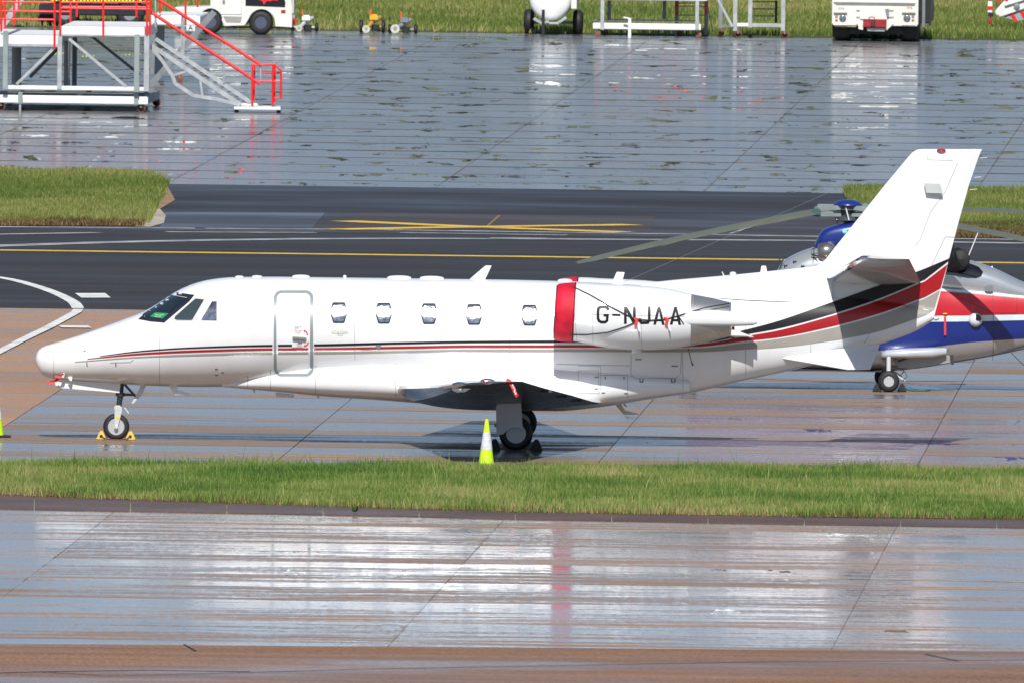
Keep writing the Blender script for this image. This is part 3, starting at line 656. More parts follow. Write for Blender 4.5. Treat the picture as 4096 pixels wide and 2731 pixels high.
lines('panel_seams', [[(3712, 600), (3710, 640), (3812, 644)], [(3830, 655), (3780, 770), (3722, 850), (3680, 960), (3660, 985)], [(3781, 948), (3820, 950)], [(3781, 948), (3700, 1120)],
    [(2312, 1462), (2403, 1463), (2403, 1560)], [(2313, 1482), (2394, 1482), (2397, 1572), (2313, 1572), (2313, 1482)], [(2410, 1500), (2510, 1498), (2512, 1590)], [(2730, 1410), (2733, 1576)], [(2524, 1420), (2524, 1500), (2545, 1512), (2700, 1512), (2722, 1495), (2726, 1410)],
    [(1584, 1455), (1584, 1590)], [(991, 1500), (991, 1552)], [(1083, 1478), (1083, 1565)], [(1263, 1460), (1263, 1575)], [(2224, 1456), (2520, 1462)], [(440, 1450), (520, 1448), (535, 1438)], [(217, 1330 + 55), (217, 1516)], [(640, 1300), (640, 1540)], [(1420, 1150), (1420, 1440)], [(2040, 1160), (2040, 1440)], [(2980, 1180), (2984, 1500)], [(3240, 1190), (3244, 1450)]], 1.7)
hinge = mat('dark latch', (.12, .12, .13), .5)
lines('door_latches', [[(2541, 1437), (2567, 1437)], [(2686, 1463), (2712, 1463)], [(2379, 1507), (2392, 1507)], [(2379, 1554), (2392, 1554)], [(2406, 1570), (2420, 1570)], [(2497, 1572), (2511, 1572)], [(2421, 1505), (2421, 1516)], [(2496, 1505), (2496, 1516)], [(2560, 1514), (2560, 1526), (2572, 1526), (2572, 1514)], [(2686, 1514), (2686, 1526), (2700, 1526), (2700, 1514)], [(347, 1448), (349, 1465)], [(463, 1450), (464, 1465)], [(334, 1402), (342, 1402)], [(860, 1476), (872, 1476)], [(884, 1490), (896, 1490)], [(860, 1500), (872, 1500)], [(3286, 1118), (3294, 1118)]], 4, hinge)
lines('rivet_row', [[(3496 - k * 5.3, 1310 + k * 8.5), (3494 - k * 5.3, 1313 + k * 8.5)] for k in range(8)], 3, hinge)
MB().lathe([(.03, -.01), (.03, -.02), (.0, -.02)], (*[J.on(1514, 1385, fus_y)[0]], fus_y(*J.on(1514, 1385, fus_y)), J.on(1514, 1385, fus_y)[1]), n=20).lathe([(.045, 0), (.04, -.01), (.03, -.012)], (J.on(1514, 1385, fus_y)[0], fus_y(*J.on(1514, 1385, fus_y)), J.on(1514, 1385, fus_y)[1]), n=20).build('round_port', steel, jet, smooth=True)

# cabin door
door = body('door_surround', [], greyp) if False else None
def ringpoly(outer, inner):
    n = len(outer); return [[outer[i], outer[(i + 1) % n], inner[(i + 1) % n], inner[i]] for i in range(n)]
wframe = body('door_white_edge', ringpoly(rrect(1093, 1159, 1257, 1507, 32, 6), rrect(1111, 1177, 1238, 1489, 22, 6)), white, .007)
dpart = body('cabin_door_surround', ringpoly(rrect(1096, 1162, 1254, 1504, 30, 6), rrect(1107, 1173, 1241, 1493, 22, 6)), greyp, .010)
hx, hz = J.on(1200, 1353, fus_y); hy = fus_y(hx, hz)
hb = MB(); a = J.on(1170, 1351, fus_y); b = J.on(1226, 1354, fus_y)
hb.bar((a[0], hy - .03, a[1]), (b[0], hy - .03, b[1]), .05, .045); hb.build('door_handle', mat('brushed handle', (.5, .48, .43), .3, metal=.8), dpart, bevel=.01)
c = J.on(1200, 1363, fus_y); MB().box((c[0], hy - .01, c[1]), (.07, .03, .05)).build('handle_lock', steel, dpart, bevel=.005)
txt_grey = mat('grey lettering', (.16, .15, .16), .5); txt_red = mat('red lettering', (.65, .05, .06), .5); gold = mat('gold lettering', (.42, .39, .30), .5)
body('exit_lettering', text_polys('EXIT', 1179, 1306, 1205, 1315), txt_grey, .008, sx=.05)
body('lock_lettering', text_polys('FECHAR', 1178, 1320, 1209, 1326) + text_polys('LOCK', 1182, 1328, 1204, 1334), txt_red, .008, sx=.05)
body('white_label', [[(1168, 1371), (1212, 1371), (1212, 1388), (1168, 1388)]], white, .0095)
body('open_lettering', text_polys('ABRIR', 1186, 1373, 1209, 1379) + text_polys('OPEN', 1187, 1381, 1208, 1387), txt_red, .012, sx=.05)
arr = lambda pts, tip: stroke(pts, 5) + [tip]
body('turn_arrow', arr([(1231, 1340), (1228, 1332), (1224, 1326)], [(1213, 1320), (1224, 1321), (1219, 1331)]), txt_red, .009, sx=.05)
body('turn_arrow', arr([(1234, 1368), (1230, 1376), (1225, 1382)], [(1213, 1386), (1220, 1377), (1227, 1384)]), txt_red, .009, sx=.05)
body('type_lettering', text_polys('CITATION', 1326, 1323, 1392, 1332) + [[(1328, 1333.5), (1391, 1333.5), (1391, 1334.6), (1328, 1334.6)]] + text_polys('XLS', 1349, 1336, 1372, 1344), gold, .006, sx=.05)

# cockpit and cabin windows
glass = mat('dark cockpit glass', (.012, .022, .026), .05, coat=1, var=.3, vscale=4)
gframe = mat('black window frame', (.016, .018, .03), .3, coat=.4)
foil = mat('crinkled foil sunshade', (.42, .44, .48), .10, metal=1, bump=.2, bscale=30, var=.5, vscale=16)
wsf = body('windshield_frame', [[(552, 1277), (570, 1262), (563, 1254), (690, 1174), (705, 1169), (778, 1180), (757, 1206), (657, 1291), (600, 1286)]], gframe, .008)
wsg = body('windshield', [[(571, 1259), (573, 1255), (690, 1179), (748, 1188), (744, 1196), (650, 1272), (646, 1276), (590, 1266)]], glass, .016)
wsg.parent = wsf
cardf = body('parking_card', [[(600, 1267), (620, 1250), (675, 1254), (650, 1275)]], mat('green card', (.015, .24, .09), .5), .020); cardf.parent = wsf
cl = body('card_lettering', text_polys('WELCOME', 620, 1257, 655, 1261) + text_polys('ABOARD', 618, 1264, 645, 1268), mat('pale card print', (.6, .75, .62), .5), .022, sx=.05); cl.parent = wsf
wiper = body('wiper', stroke([(692, 1180), (748, 1191)], 2.2), mat('wiper silver', (.5, .45, .42), .4), .034); wiper.parent = wsf
sw = body('side_window_frame', [[(692, 1277), (695, 1266), (777, 1191), (785, 1189), (820, 1194), (822, 1199), (775, 1280), (767, 1285), (705, 1284)]], mat('pale frame', (.55, .53, .45), .4), .007)
s2 = body('side_window', [[(698, 1276), (700, 1267), (780, 1196), (786, 1195), (816, 1199), (770, 1278), (764, 1281), (708, 1280)]], mat('smoky glass', (.035, .055, .06), .06, coat=1, var=.2), .012); s2.parent = sw
body('side_window_shade', [[(804, 1281), (848, 1206), (867, 1206), (867, 1282)]], foil, .010)
def wpoly(cx, cy, k=1.0):
    pts = [(-20, -41), (20, -41), (24, -39), (30, -20), (32, -2), (31, 8), (23, 36), (19, 40), (-19, 40), (-23, 36), (-31, 8), (-32, -2), (-30, -20), (-24, -39)]
    return [(cx + x * k, cy + y * k) for x, y in pts]
trim = mat('window trim', (.035, .04, .05), .7, spec=.1)
for cx, cy in ((1355, 1252), (1535, 1254), (1716, 1256), (1896, 1259), (2118, 1262)):
    f_ = body('cabin_window_trim', [wpoly(cx, cy, 1.02)], trim, .006, sx=.06)
    p_ = body('cabin_window', [wpoly(cx, cy, .87)], foil, .011, sx=.03, sz=.02); p_.parent = f_

# wings
def surface(name, secs, m, bend=1.0, le=None):
    """secs: [(yl, LE(x,z), TE(x,z), thickness)]"""
    rings = []; lr = []
    for yl, (lx, lz_), (tx, tz), t in secs:
        c = tx - lx; pt = lambda s, h, g=0: (lx + s * c - g * .0, yl, lz_ + s * (tz - lz_) + h * t * c)
        rings.append([pt(s, h * .9) for s, h in AF] + [pt(s, -h * 1.05) for s, h in AF[-2:0:-1]])
        if le:
            q = [(s, h) for s, h in AF if s < le]; g = .004
            lr.append([pt(s, h * .9 + g / c / t) for s, h in q[::-1]] + [(lx - .006, yl, lz_)] + [pt(s, -h * 1.05 - g / c / t) for s, h in q])
    o = MB().loft(rings).build(name, m, jet, smooth=True, angle=50)
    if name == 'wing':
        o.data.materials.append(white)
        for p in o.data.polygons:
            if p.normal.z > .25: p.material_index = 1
    if le: MB().loft(lr, closed=False).build(name.replace('wing', 'leading_edge') if 'wing' in name else 'leading_edge', chrome, o, smooth=True, angle=60)
    return o
def wsec(yl, le, te, t): return (yl, J(*le, yl), J(*te, yl), t)
WL = [wsec(-.35, (1590, 1554), (2412, 1616), .145), wsec(-.95, (1594, 1553), (2396, 1611), .145), wsec(-1.6, (1636, 1553), (2362, 1603), .140), wsec(-3.5, (1695, 1551), (2286, 1580), .13), wsec(-6.0, (1752, 1548), (2180, 1552), .115), wsec(-8.2, (1804, 1538), (2096, 1527), .11), wsec(-8.38, (1812, 1536), (2092, 1525), .10), wsec(-8.48, (1850, 1534), (2075, 1524), .04)]
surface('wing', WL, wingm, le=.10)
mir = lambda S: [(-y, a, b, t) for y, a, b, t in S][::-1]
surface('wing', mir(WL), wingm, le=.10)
# wing-tip lens with the red light
tx, tz_ = J(1950, 1524, -8.45)
o = MB().lathe([(0, -.13), (.03, -.10), (.05, -.03), (.05, .03), (.03, .10), (0, .13)], (0, 0, 0), axis='x', n=16).build('wingtip_lens', chrome, jet, smooth=True, loc=(tx, -8.46, tz_))
MB().lathe([(0, -.06), (.03, -.03), (.03, .03), (0, .06)], (-.02, -.035, 0), axis='x', n=12).build('navigation_light', mat('red lens', (.5, .01, .01), .15, coat=1), o, smooth=True)
# landing light housing under the wing tip
lx_, lz2 = J(1835, 1550, -8.2)
MB().lathe([(0, -.12), (.06, -.10), (.09, -.02), (.085, .10), (.02, .20), (0, .21)], (0, 0, 0), axis='x', n=20).build('landing_light', chrome, jet, smooth=True, loc=(lx_, -8.0, lz2))
# flap hinge fairings and static wicks under the wing
for px, py, yl in ((2185, 1562, -5.6), (2245, 1582, -3.6), (2305, 1598, -2.2)):
    a = J.v(px, py, yl); MB().box(a, (.22, .05, .05), taper=.6).build('flap_hinge', strutd, jet, bevel=.008)

# tailplane
SL = [wsec(-.02, (3302, 1113), (3683, 1133), .11), wsec(-1.6, (3370, 1071), (3660, 1083), .11), wsec(-3.2, (3441, 1029), (3637, 1038), .10), wsec(-3.28, (3470, 1029), (3632, 1037), .05)]
tailm = mat('tailplane skin', (.62, .61, .60), .18, coat=.6, var=.04)
surface('tailplane', SL, tailm, le=.08)
surface('tailplane', mir(SL), tailm, le=.08)
# ventral strakes
for sgn in (-1, 1):
    P = [(3056, 1421, -.30), (3351, 1397, -.32), (3519, 1378, -.26), (3481, 1476, -.86), (3389, 1478, -.86)]
    A = [J.v(x, y, yl) for x, y, yl in P]
    if sgn > 0: A = [Vector((p.x, -p.y, p.z)) for p in A]
    nrm = Vector((0, .5 * -sgn, -.5)).normalized() * .012
    n = 5; MB().add([p + nrm for p in A] + [p - nrm for p in A], [tuple(range(n)), tuple(range(2 * n - 1, n - 1, -1))] + [(k, k + n, (k + 1) % n + n, (k + 1) % n) for k in range(n)]).build('ventral_strake', white, jet, bevel=.006)

# engines
EY = -1.36
def engine(sgn):
    fr = lambda x, y: J(x, y, EY)
    root_o = None
    # centre line and radii from the side view
    S = [(2226, 1252, 100), (2232, 1251, 108), (2262, 1250, 113), (2300, 1249, 116), (2400, 1261, 124), (2523, 1270, 128), (2660, 1275, 121), (2765, 1279, 102)]
    xs = [fr(a, b)[0] for a, b, _ in S]; cz = pchip(xs, [fr(a, b)[1] for a, b, _ in S]); rr = pchip(xs, [r / 237.0 for *_, r in S])
    mb = MB(); mb.loft([ring(x, cz(x), rr(x) * .98, rr(x), 2.0, 72, EY * -sgn * -1 if False else (EY if sgn < 0 else -EY)) for x in np.linspace(xs[0], xs[-1], 34)])
    cow = mb.build('engine_cowl', white, jet, smooth=True, angle=50)
    def ny(x, z):
        if x < xs[0] or x > xs[-1]: x = min(max(x, xs[0]), xs[-1])
        q = (z - cz(x)) / rr(x); return (EY - rr(x) * .98 * math.sqrt(max(0, 1 - q * q)))
    yy = EY if sgn < 0 else -EY
    # nozzle with reverser doors
    x0, z0 = fr(2764, 1280); x1, z1 = fr(2924, 1277)
    noz = [ring(x0, z0, .43, .435, 2, 48, yy), ring((x0 + x1) / 2, (z0 + z1) / 2 - .0, .36, .365, 2, 48, yy), ring(x1, z1, .27, .28, 2, 48, yy), ring(x1 - .02, z1, .25, .26, 2, 48, yy), ring(x1 - .35, z1, .22, .22, 2, 48, yy)]
    MB().loft(noz).build('thrust_reverser', mat('reverser metal', (.58, .56, .52), .26, metal=.85, var=.15), cow, smooth=True, angle=50)
    MB().loft([ring(x1 - .3, z1, .10, .10, 2, 20, yy), ring(x1 - .02, z1, .03, .03, 2, 20, yy)]).build('exhaust_cone', steel, cow, smooth=True)
    # side stang fairing
    for s2_ in (-1, 1):
        rg = []
        for x, zt, zb, o1 in ((2740, 1236, 1300, .36), (2850, 1237, 1302, .345), (2940, 1245, 1303, .315), (3010, 1262, 1300, .28), (3029, 1276, 1294, .26)):
            xa, za = J(x, zt, EY); xb, zb_ = J(x, zb, EY); c_ = (za + zb_) / 2; h_ = (za - zb_) / 2
            rg.append([(xa, yy + s2_ * (o1 + .09 * math.cos(t_)), c_ + h_ * (abs(math.sin(t_)) ** .6) * math.copysign(1, math.sin(t_))) for t_ in np.linspace(0, 2 * math.pi, 17)[:-1]])
        MB().loft(rg).build('reverser_stang', white, cow, smooth=True, angle=50)
    # pylon
    zt = J(2500, 1215, 0)[1]; pm = MB()
    ya, yb = (-.62, EY + .35) if sgn < 0 else (.62, -EY - .35)
    xa, xb = J(2380, 1250)[0], J(3020, 1330)[0]; zc = J(2500, 1240)[1]; zc2 = J(3030, 1345, -.5)[1]
    prof_ = [(xa, zc + .02), (xa + .35, zc + .12), (xa + 1.4, zc + .06), (xb, zc2), (xa + 1.5, zc - .38), (xa + .4, zc - .14)]
    pm.prism(prof_, ya, yb).build('pylon', white, jet, bevel=.02)
    MB().lathe([(.10, 0), (.08, .06), (.05, .07)], (fr(2548, 1400)[0], yy, fr(2548, 1412)[1]), axis='z', n=16).build('drain_boss', white, cow)
    return cow, ny
eng, ny = engine(-1)
eng2, _ = engine(1)
def nac(name, px_polys, m, off, sx=.06, sz=.025):
    return conform(name, [[J.on(x, y, ny, -1.8) for x, y in p] for p in px_polys], ny, off, m, eng, sx, sz)
W_ = 10.5
L_ = stroke([(2434, 1240), (2428, 1230), (2418, 1228), (2402, 1228), (2394, 1234), (2392, 1246), (2392, 1274), (2396, 1284), (2406, 1289), (2420, 1289), (2428, 1283), (2430, 1262), (2414, 1262)], W_)
L_ += [[(2449, 1256), (2481, 1257), (2481, 1265), (2449, 1264)]]
L_ += [[(2496, 1225), (2507, 1225), (2507, 1296), (2496, 1296)], [(2532, 1225), (2543, 1225), (2543, 1296), (2532, 1296)], [(2507, 1225), (2532, 1272), (2532, 1296), (2507, 1250)]]
L_ += stroke([(2597, 1226), (2597, 1282), (2591, 1291), (2566, 1292), (2559, 1284), (2558, 1274)], W_)
for x in (2613, 2679):
    L_ += [[(x, 1299), (x + 18, 1228), (x + 28, 1228), (x + 11, 1299)], [(x + 46, 1300), (x + 28, 1228), (x + 23, 1245), (x + 35, 1300)], [(x + 16, 1277), (x + 30, 1277), (x + 32, 1286), (x + 14, 1286)]]
nac('registration_lettering', L_, black, .005)
nac('cowl_seams', [q for l in ([(2380, 1137), (2372, 1180), (2372, 1375)], [(2565, 1142), (2568, 1397)], [(2774, 1178), (2766, 1381)], [(2372, 1258), (2568, 1262), (2770, 1268)], [(2300, 1135), (2298, 1250), (2308, 1364)]) for q in stroke(l, 1.5)], seam, .003)
MB().box(J.v(2932, 1330, -.9), (.05, .05, .2)).build('red_pin_flag', redp, jet)

# antennas, domes and blades along the roof and belly
def plate(name, pts, yl, th, m, parent=None, bevel=.006):
    return MB().prism([J(x, y, yl) for x, y in pts], yl - th / 2, yl + th / 2).build(name, m, parent or jet, bevel=bevel)
plate('blade_antenna', [(1878, 1118), (1942, 1063), (1967, 1063), (1939, 1122), (1930, 1128)], 0, .03, white)
plate('blade_antenna', [(2446, 1136), (2467, 1088), (2499, 1090), (2492, 1116), (2492, 1140)], -.1, .03, white)
plate('blade_antenna', [(3040, 1096), (3046, 1064), (3064, 1064), (3070, 1096)], 0, .03, white)
plate('blade_antenna', [(2886, 1088), (2890, 1086), (2899, 1104), (2893, 1106)], 0, .02, strutl)
for x0, x1, yt in ((1168, 1240, 1101), (940, 975, 1105), (1007, 1050, 1104), (1548, 1646, 1104), (1678, 1777, 1106), (2230, 2290, 1117), (2918, 2946, 1089)):
    xa, zt = J((x0 + x1) / 2, yt); L2 = (x1 - x0) / 237; zb = fT(xa) if x1 < 2800 else dT(xa)
    hh = max(.02, zt - zb)
    mb = MB(); mb.loft([ring(0 - L2 / 2 + L2 * (1 - math.cos(math.pi * k / 10)) / 2, 0, .004 + .11 * math.sin(math.pi * k / 10) ** .6, .003 + (hh + .02) * math.sin(math.pi * k / 10) ** .5, 2, 20) for k in range(11)])
    mb.build('roof_dome', white, jet, smooth=True, loc=(xa, 0, zb - .015))
xa, zt = J(1379, 1106); MB().lathe([(.03, 0), (.03, .025), (.015, .04), (0, .042)], (xa, 0, zt - .02), axis='z', n=12).build('roof_stud', white, jet, smooth=True)
plate('belly_antenna', [(667, 1531), (704, 1531), (712, 1560), (760, 1572), (760, 1579), (700, 1579), (690, 1564)], -.15, .03, white)
plate('belly_antenna', [(1008, 1554), (1022, 1556), (1018, 1574)], 0, .02, white); plate('belly_antenna', [(1103, 1568), (1176, 1576), (1176, 1589), (1104, 1585)], -.1, .10, white)
plate('belly_antenna', [(1262, 1580), (1278, 1582), (1276, 1594)], 0, .02, white); plate('belly_antenna', [(270, 1505), (290, 1505), (287, 1524), (278, 1521)], -.25, .02, white)
plate('drain_mast', [(2453, 1607), (2480, 1605), (2500, 1640), (2548, 1652), (2555, 1656), (2496, 1658), (2480, 1640)], -.05, .03, mat('beige drain mast', (.50, .47, .40), .4)); plate('drain_mast', [(2492, 1606), (2510, 1623), (2504, 1628), (2490, 1614)], .05, .03, steel)
x, z = J(3765, 590); MB().lathe([(.095, 0), (.085, .03), (.05, .05), (0, .055)], (x, 0, z - .075), axis='z', n=20).build('beacon', mat('red beacon glass', (.45, .01, .01), .12, coat=1), jet, smooth=True)
for x, y in ((3928, 634), (3905, 711), (3887, 760)):
    a = J.v(x - 8, y, 0); MB().tube([a, a + Vector((.12, 0, .01))], .006, 6).build('static_wick', strutl, jet)
x, z = J(3745, 1275); MB().lathe([(.035, 0), (.03, .06), (0, .08)], (x - .03, 0, z), axis='x', n=12).build('tail_light', rimw, jet, smooth=True)
plate('rudder_fairing', [(3697, 734), (3760, 736), (3772, 776), (3705, 774)], -.13, .05, mat('grey fairing plate', (.45, .48, .47), .4))
# cooling inlet scoop on the tail
plate('scoop', [(2930, 1148), (3000, 1136), (3056, 1133), (3056, 1150), (2960, 1152)], J.on(3000, 1145, skin)[0] * 0 + fus_y(*J.on(3010, 1180, fus_y)) + .12, .30, white)
# guy wire from the tail to the cabin roof
MB().tube([J.v(3628, 634, 0), J.v(2480, 1136, 0)], .0025, 5).build('wire_antenna', mat('thin grey wire', (.18, .17, .16), .5), jet)

# nose gear
gx = J(465, 1757)[0]
def gtube(name, pts, r, m, yl=0, parent=jet, n=12): return MB().tube([J.v(x, y, yl) for x, y in pts], r, n).build(name, m, parent, smooth=True)
st1 = gtube('nose_strut', [(484, 1525), (480, 1590), (473, 1640)], [.055, .05, .042], strutd)
gtube('strut_collar', [(481, 1568), (480, 1584)], .075, strutd, parent=st1)
gtube('drag_brace', [(495, 1532), (542, 1584)], .02, strutd, parent=st1); gtube('drag_brace', [(482, 1576), (542, 1578)], .022, strutd, parent=st1)
gtube('steering_link', [(497, 1628), (514, 1652)], .014, strutl, parent=st1)
wh = wheel(jet, (J(465, 1700)[0], 0, J(465, 1705)[1]), 52.5 / 237, .13, 33 / 237, tyre, rimw)
for s_ in (-1, 1):
    P = [(462, 1625), (488, 1625), (486, 1650), (473, 1700), (464, 1712), (459, 1700), (458, 1650)]
    MB().prism([J(x, y, -.09) for x, y in P], s_ * .085 - .012, s_ * .085 + .012).build('wheel_fork', strutl, st1, bevel=.006)
MB().box(J.v(472, 1630, 0), (.12, .20, .09)).build('fork_crown', strutl, st1, bevel=.02)
MB().box(J.v(471, 1668, -.100), (.06, .004, .04)).build('yellow_sticker', mat('yellow sticker', (.75, .6, .02), .5), st1)
MB().lathe([(.035, 0), (.035, -.03), (.015, -.04), (0, -.03)], J.v(465, 1706, -.10), n=14).build('axle_nut', strutl, st1, smooth=True)
plate('nose_gear_door', [(222, 1519), (300, 1522), (482, 1531), (478, 1571), (236, 1551), (223, 1543), (219, 1530)], -.10, .02, white)
plate('nose_gear_door', [(222, 1519), (300, 1522), (482, 1531), (478, 1571), (236, 1551), (223, 1543), (219, 1530)], .14, .02, white)
plate('nose_gear_door', [(566, 1535), (583, 1542), (570, 1575), (532, 1615), (526, 1612), (548, 1572)], 0, .05, strutl)
# pitot tube under the nose
gtube('pitot_tube', [(255, 1490), (250, 1508)], .03, white, -.26); 

# main gear
def main_gear(sgn):
    yl = 2.27 * sgn; q = lambda x, y: Vector((J(x, y, -2.27)[0], yl, J(x, y, -2.27)[1]))
    c = q(2064, 1725); c.z = 66 / 237
    wh = wheel(jet, (c.x, yl, 67 / 237), 67 / 237, .20, 40 / 237, tyre, rimd, n=44, holes=10)
    s = MB().tube([q(2035, 1600), q(2030, 1680)], .055, 14).build('main_strut', strutd, jet, smooth=True)
    MB().bar(q(2028, 1672), q(2062, 1728), .09, .07).build('trailing_link', strutd, s, bevel=.01)
    MB().bar(q(2010, 1640), q(1995, 1700), .06, .05).build('torque_arm', strutd, s, bevel=.01)
    MB().lathe([(0, -.02), (.03, -.01), (.03, .01), (0, .02)], q(1983, 1700), n=12).build('strut_light', rimw, s)
    dm = mat('gear door grey', (.62, .63, .64), .4)
    yo = -2.27 - .19
    P = [(1984, 1624), (1997, 1609), (2084, 1606), (2087, 1650), (2091, 1717), (2075, 1708), (2055, 1708), (2030, 1718), (2012, 1736), (1986, 1738)]
    MB().prism([J(x, y, yo) for x, y in P], (yo if sgn < 0 else -yo) - .012, (yo if sgn < 0 else -yo) + .012).build('main_gear_door', dm, jet, bevel=.006)
main_gear(-1); main_gear(1)

# ---------------------------------------------------------------- things hanging on the jet and standing round it
def at(p): return jet_m @ Vector(p)
jet_m = Matrix.Translation((JO.x, JO.y, 0)) @ Matrix.Rotation(JYAW, 4, 'Z')
redf = mat('red fabric cover', (.66, .008, .035), .6, bump=1.0, bscale=3.5, var=.45, vscale=3.5, spec=.3)
redf2 = mat('dark red fabric', (.40, .01, .02), .65, bump=.8, bscale=6, var=.3, vscale=4, spec=.3)
strapm = mat('black webbing strap', (.012, .012, .014), .7)
redw = mat('bright red ribbon', (.60, .03, .03), .6, bump=.4)
def ecover(sgn):
    yy = EY if sgn < 0 else -EY
    x0, z0 = J(2222, 1240, EY)
    o = empty('intake_cover', at((x0, yy, z0)), JYAW, 'red fabric cover strapped over the intake of the near engine' if sgn < 0 else 'red fabric intake cover on the far engine peeking over the cabin roof', 'cover', 'red engine intake covers')
    S = [(2219, 1247, 80), (2222, 1248, 104), (2228, 1249, 112), (2250, 1249, 116), (2278, 1249, 117.5), (2296, 1249, 117.5), (2300, 1249, 117)]
    rings = []
    for a, b, r in S:
        x, z = J(a, b, EY); rg = []
        for k in range(72):
            t = 2 * math.pi * k / 72; sg = (z + math.sin(t) * r / 237 - z) ; lean = -.035 * math.sin(t) * -1
            wob = 1 + .004 * math.sin(t * 9 + a * .3) + .003 * math.sin(t * 17)
            rg.append((x - x0 + (.02 * math.sin(t) if sgn else 0), math.cos(t) * r / 237 * .985 * wob, z - z0 + math.sin(t) * r / 237 * wob))
        rings.append(rg)
    MB().loft(rings).build('cover_bag', redf, o, smooth=True, angle=60)
    for k in (1, 5): MB().tube([Vector(p) * 1.0 for p in [(q[0], q[1] * 1.006, q[2] * 1.004) for q in rings[k]]], .008, 6, closed=True).build('black_piping', strapm, o, smooth=True)
    if sgn > 0: return
    def onn(x, y, off=.012):
        q = J.on(x, y, ny, -1.8); return Vector((q[0] - x0, ny(*q) - off - yy, q[1] - z0))
    def strap(pts, w=.022):
        P = []
        for (ax, ay), (bx, by) in zip(pts[:-1], pts[1:]):
            for k in range(8): P.append((ax + (bx - ax) * k / 8, ay + (by - ay) * k / 8))
        P.append(pts[-1]); MB().tube([onn(*p) for p in P], w / 2, 6).build('strap', strapm, o, smooth=True)
    strap([(2275, 1145), (2293, 1148), (2360, 1180), (2450, 1232), (2500, 1258), (2542, 1278), (2600, 1282), (2660, 1278), (2720, 1262), (2762, 1248)])
    strap([(2278, 1339), (2340, 1340), (2430, 1330), (2500, 1308), (2545, 1288)])
    strap([(2712, 1262), (2735, 1296)], .018)
    a = onn(2762, 1248); b = J.v(2918, 1214, -1.6); b = Vector((b.x - x0, b.y - yy, b.z - z0)); c2 = J.v(2818, 1232, -1.78); c2 = Vector((c2.x - x0, c2.y - yy, c2.z - z0))
    MB().tube([a, c2, b], .011, 6).build('strap', strapm, o)
    MB().tube([J.v(2753, 1392, -1.36) - Vector((x0, yy, z0)), J.v(2764, 1440, -1.36) - Vector((x0, yy, z0)), J.v(2772, 1462, -1.36) - Vector((x0, yy, z0))], [.006, .008, .018], 6).build('strap', strapm, o)
    for (x, y) in ((2540, 1278), (2662, 1276)):
        p = onn(x, y, .02)
        MB().prism([(-.03, .03), (.06, .02), (.05, -.05), (.04, -.12), (-.01, -.10), (.0, -.02)], -.012, .012).build('red_tab', redw, o, loc=p)
        MB().prism([(.02, -.04), (.06, -.05), (.10, -.22), (.06, -.18)], -.004, .004).build('white_tag', white, o, loc=p)
ecover(-1); ecover(1)
# remove-before-flight ribbons
def ribbon(pts, yl, label, wd=.06, cat='ribbon'):
    P = [J.v(x, y, yl) for x, y in pts]; o = empty('warning_ribbon', at(P[0]), JYAW, label, cat)
    L1, R1 = [], []
    for i, p in enumerate(P):
        d = (P[min(i + 1, len(P) - 1)] - P[max(i - 1, 0)]).normalized(); nn = Vector((-d.z, 0, d.x)) * wd / 2; q = p - P[0]
        L1.append(q + nn + Vector((0, .02 * math.sin(i * 2), 0))); R1.append(q - nn)
    n = len(P); mb = MB(); mb.add(L1 + R1 + [a + Vector((0, .006, 0)) for a in L1 + R1], [(i, i + 1, n + i + 1, n + i) for i in range(n - 1)] + [(2 * n + i, 3 * n + i, 3 * n + i + 1, 2 * n + i + 1) for i in range(n - 1)])
    r = mb.build('ribbon_band', redw, o)
    return o, P
ro, P = ribbon([(2026, 1516), (2040, 1525), (2052, 1548), (2064, 1576), (2071, 1584)], -8.44, 'red warning ribbon hanging from the near wing tip')
mbt = MB()
for k in range(5):
    a, b = P[1] - P[0], P[4] - P[0]; c = a + (b - a) * (.25 + .14 * k); mbt.box(c + Vector((.01 - .02 * (k > 2) + .02 * (k in (1, 2)) * 0, -.012, 0)), (.022, .003, .035))
mbt.build('white_lettering', mat('ribbon print', (.7, .62, .6), .6), ro)
ribbon([(252, 1492), (248, 1500), (236, 1508), (219, 1504)], -.30, 'short red ribbon wrapped round the pitot tube under the nose', .04)
ribbon([(236, 1510), (222, 1522), (192, 1531), (190, 1534)], -.26, 'red pitot cover streamer trailing forward under the nose', .045)
# chocks
def chock(c, m, label, sc=1.0, group='wheel chocks'):
    o = empty('wheel_chock', (c.x, c.y, 0), JYAW, label, 'chock', group)
    P = [(-.085, .0), (.085, 0), (.082, .02), (.03, .135), (.0, .155), (-.03, .135), (-.082, .02)]
    MB().prism([(x * sc, z * sc) for x, z in P], -.16, .16).build('chock_body', m, o, bevel=.012)
    MB().lathe([(.028 * sc, -.163), (.028 * sc, .163)], (0, 0, .06 * sc), n=14).build('rope_hole', mat('hole black', (.01, .01, .012), .6), o)
    return o
ych = mat('yellow rubber chock', (.74, .50, .10), .7, bump=.3, var=.25, vscale=10); kch = mat('black rubber chock', (.02, .02, .022), .7, var=.3, vscale=8)
for x, lab in ((406, 'yellow wheel chock ahead of the jet nose wheel'), (522, 'yellow wheel chock behind the jet nose wheel')):
    p = J.v(x, 1757, 0); chock(at((p.x, 0, 0)), ych, lab)
rp0, rp1 = at((J(410, 1757)[0], -.17, .05)), at((J(520, 1757)[0], -.17, .05)); o = empty('chock_rope', rp0, JYAW, 'thin brown rope joining the two yellow nose wheel chocks', 'rope')
MB().tube([(0, 0, 0), (.08, -.02, -.03), (.2, -.03, -.04), (.33, -.02, -.04), (.42, -.01, -.02), (.46, 0, .01)], .008, 6).build('rope_strand', mat('brown rope', (.18, .06, .04), .8), o)
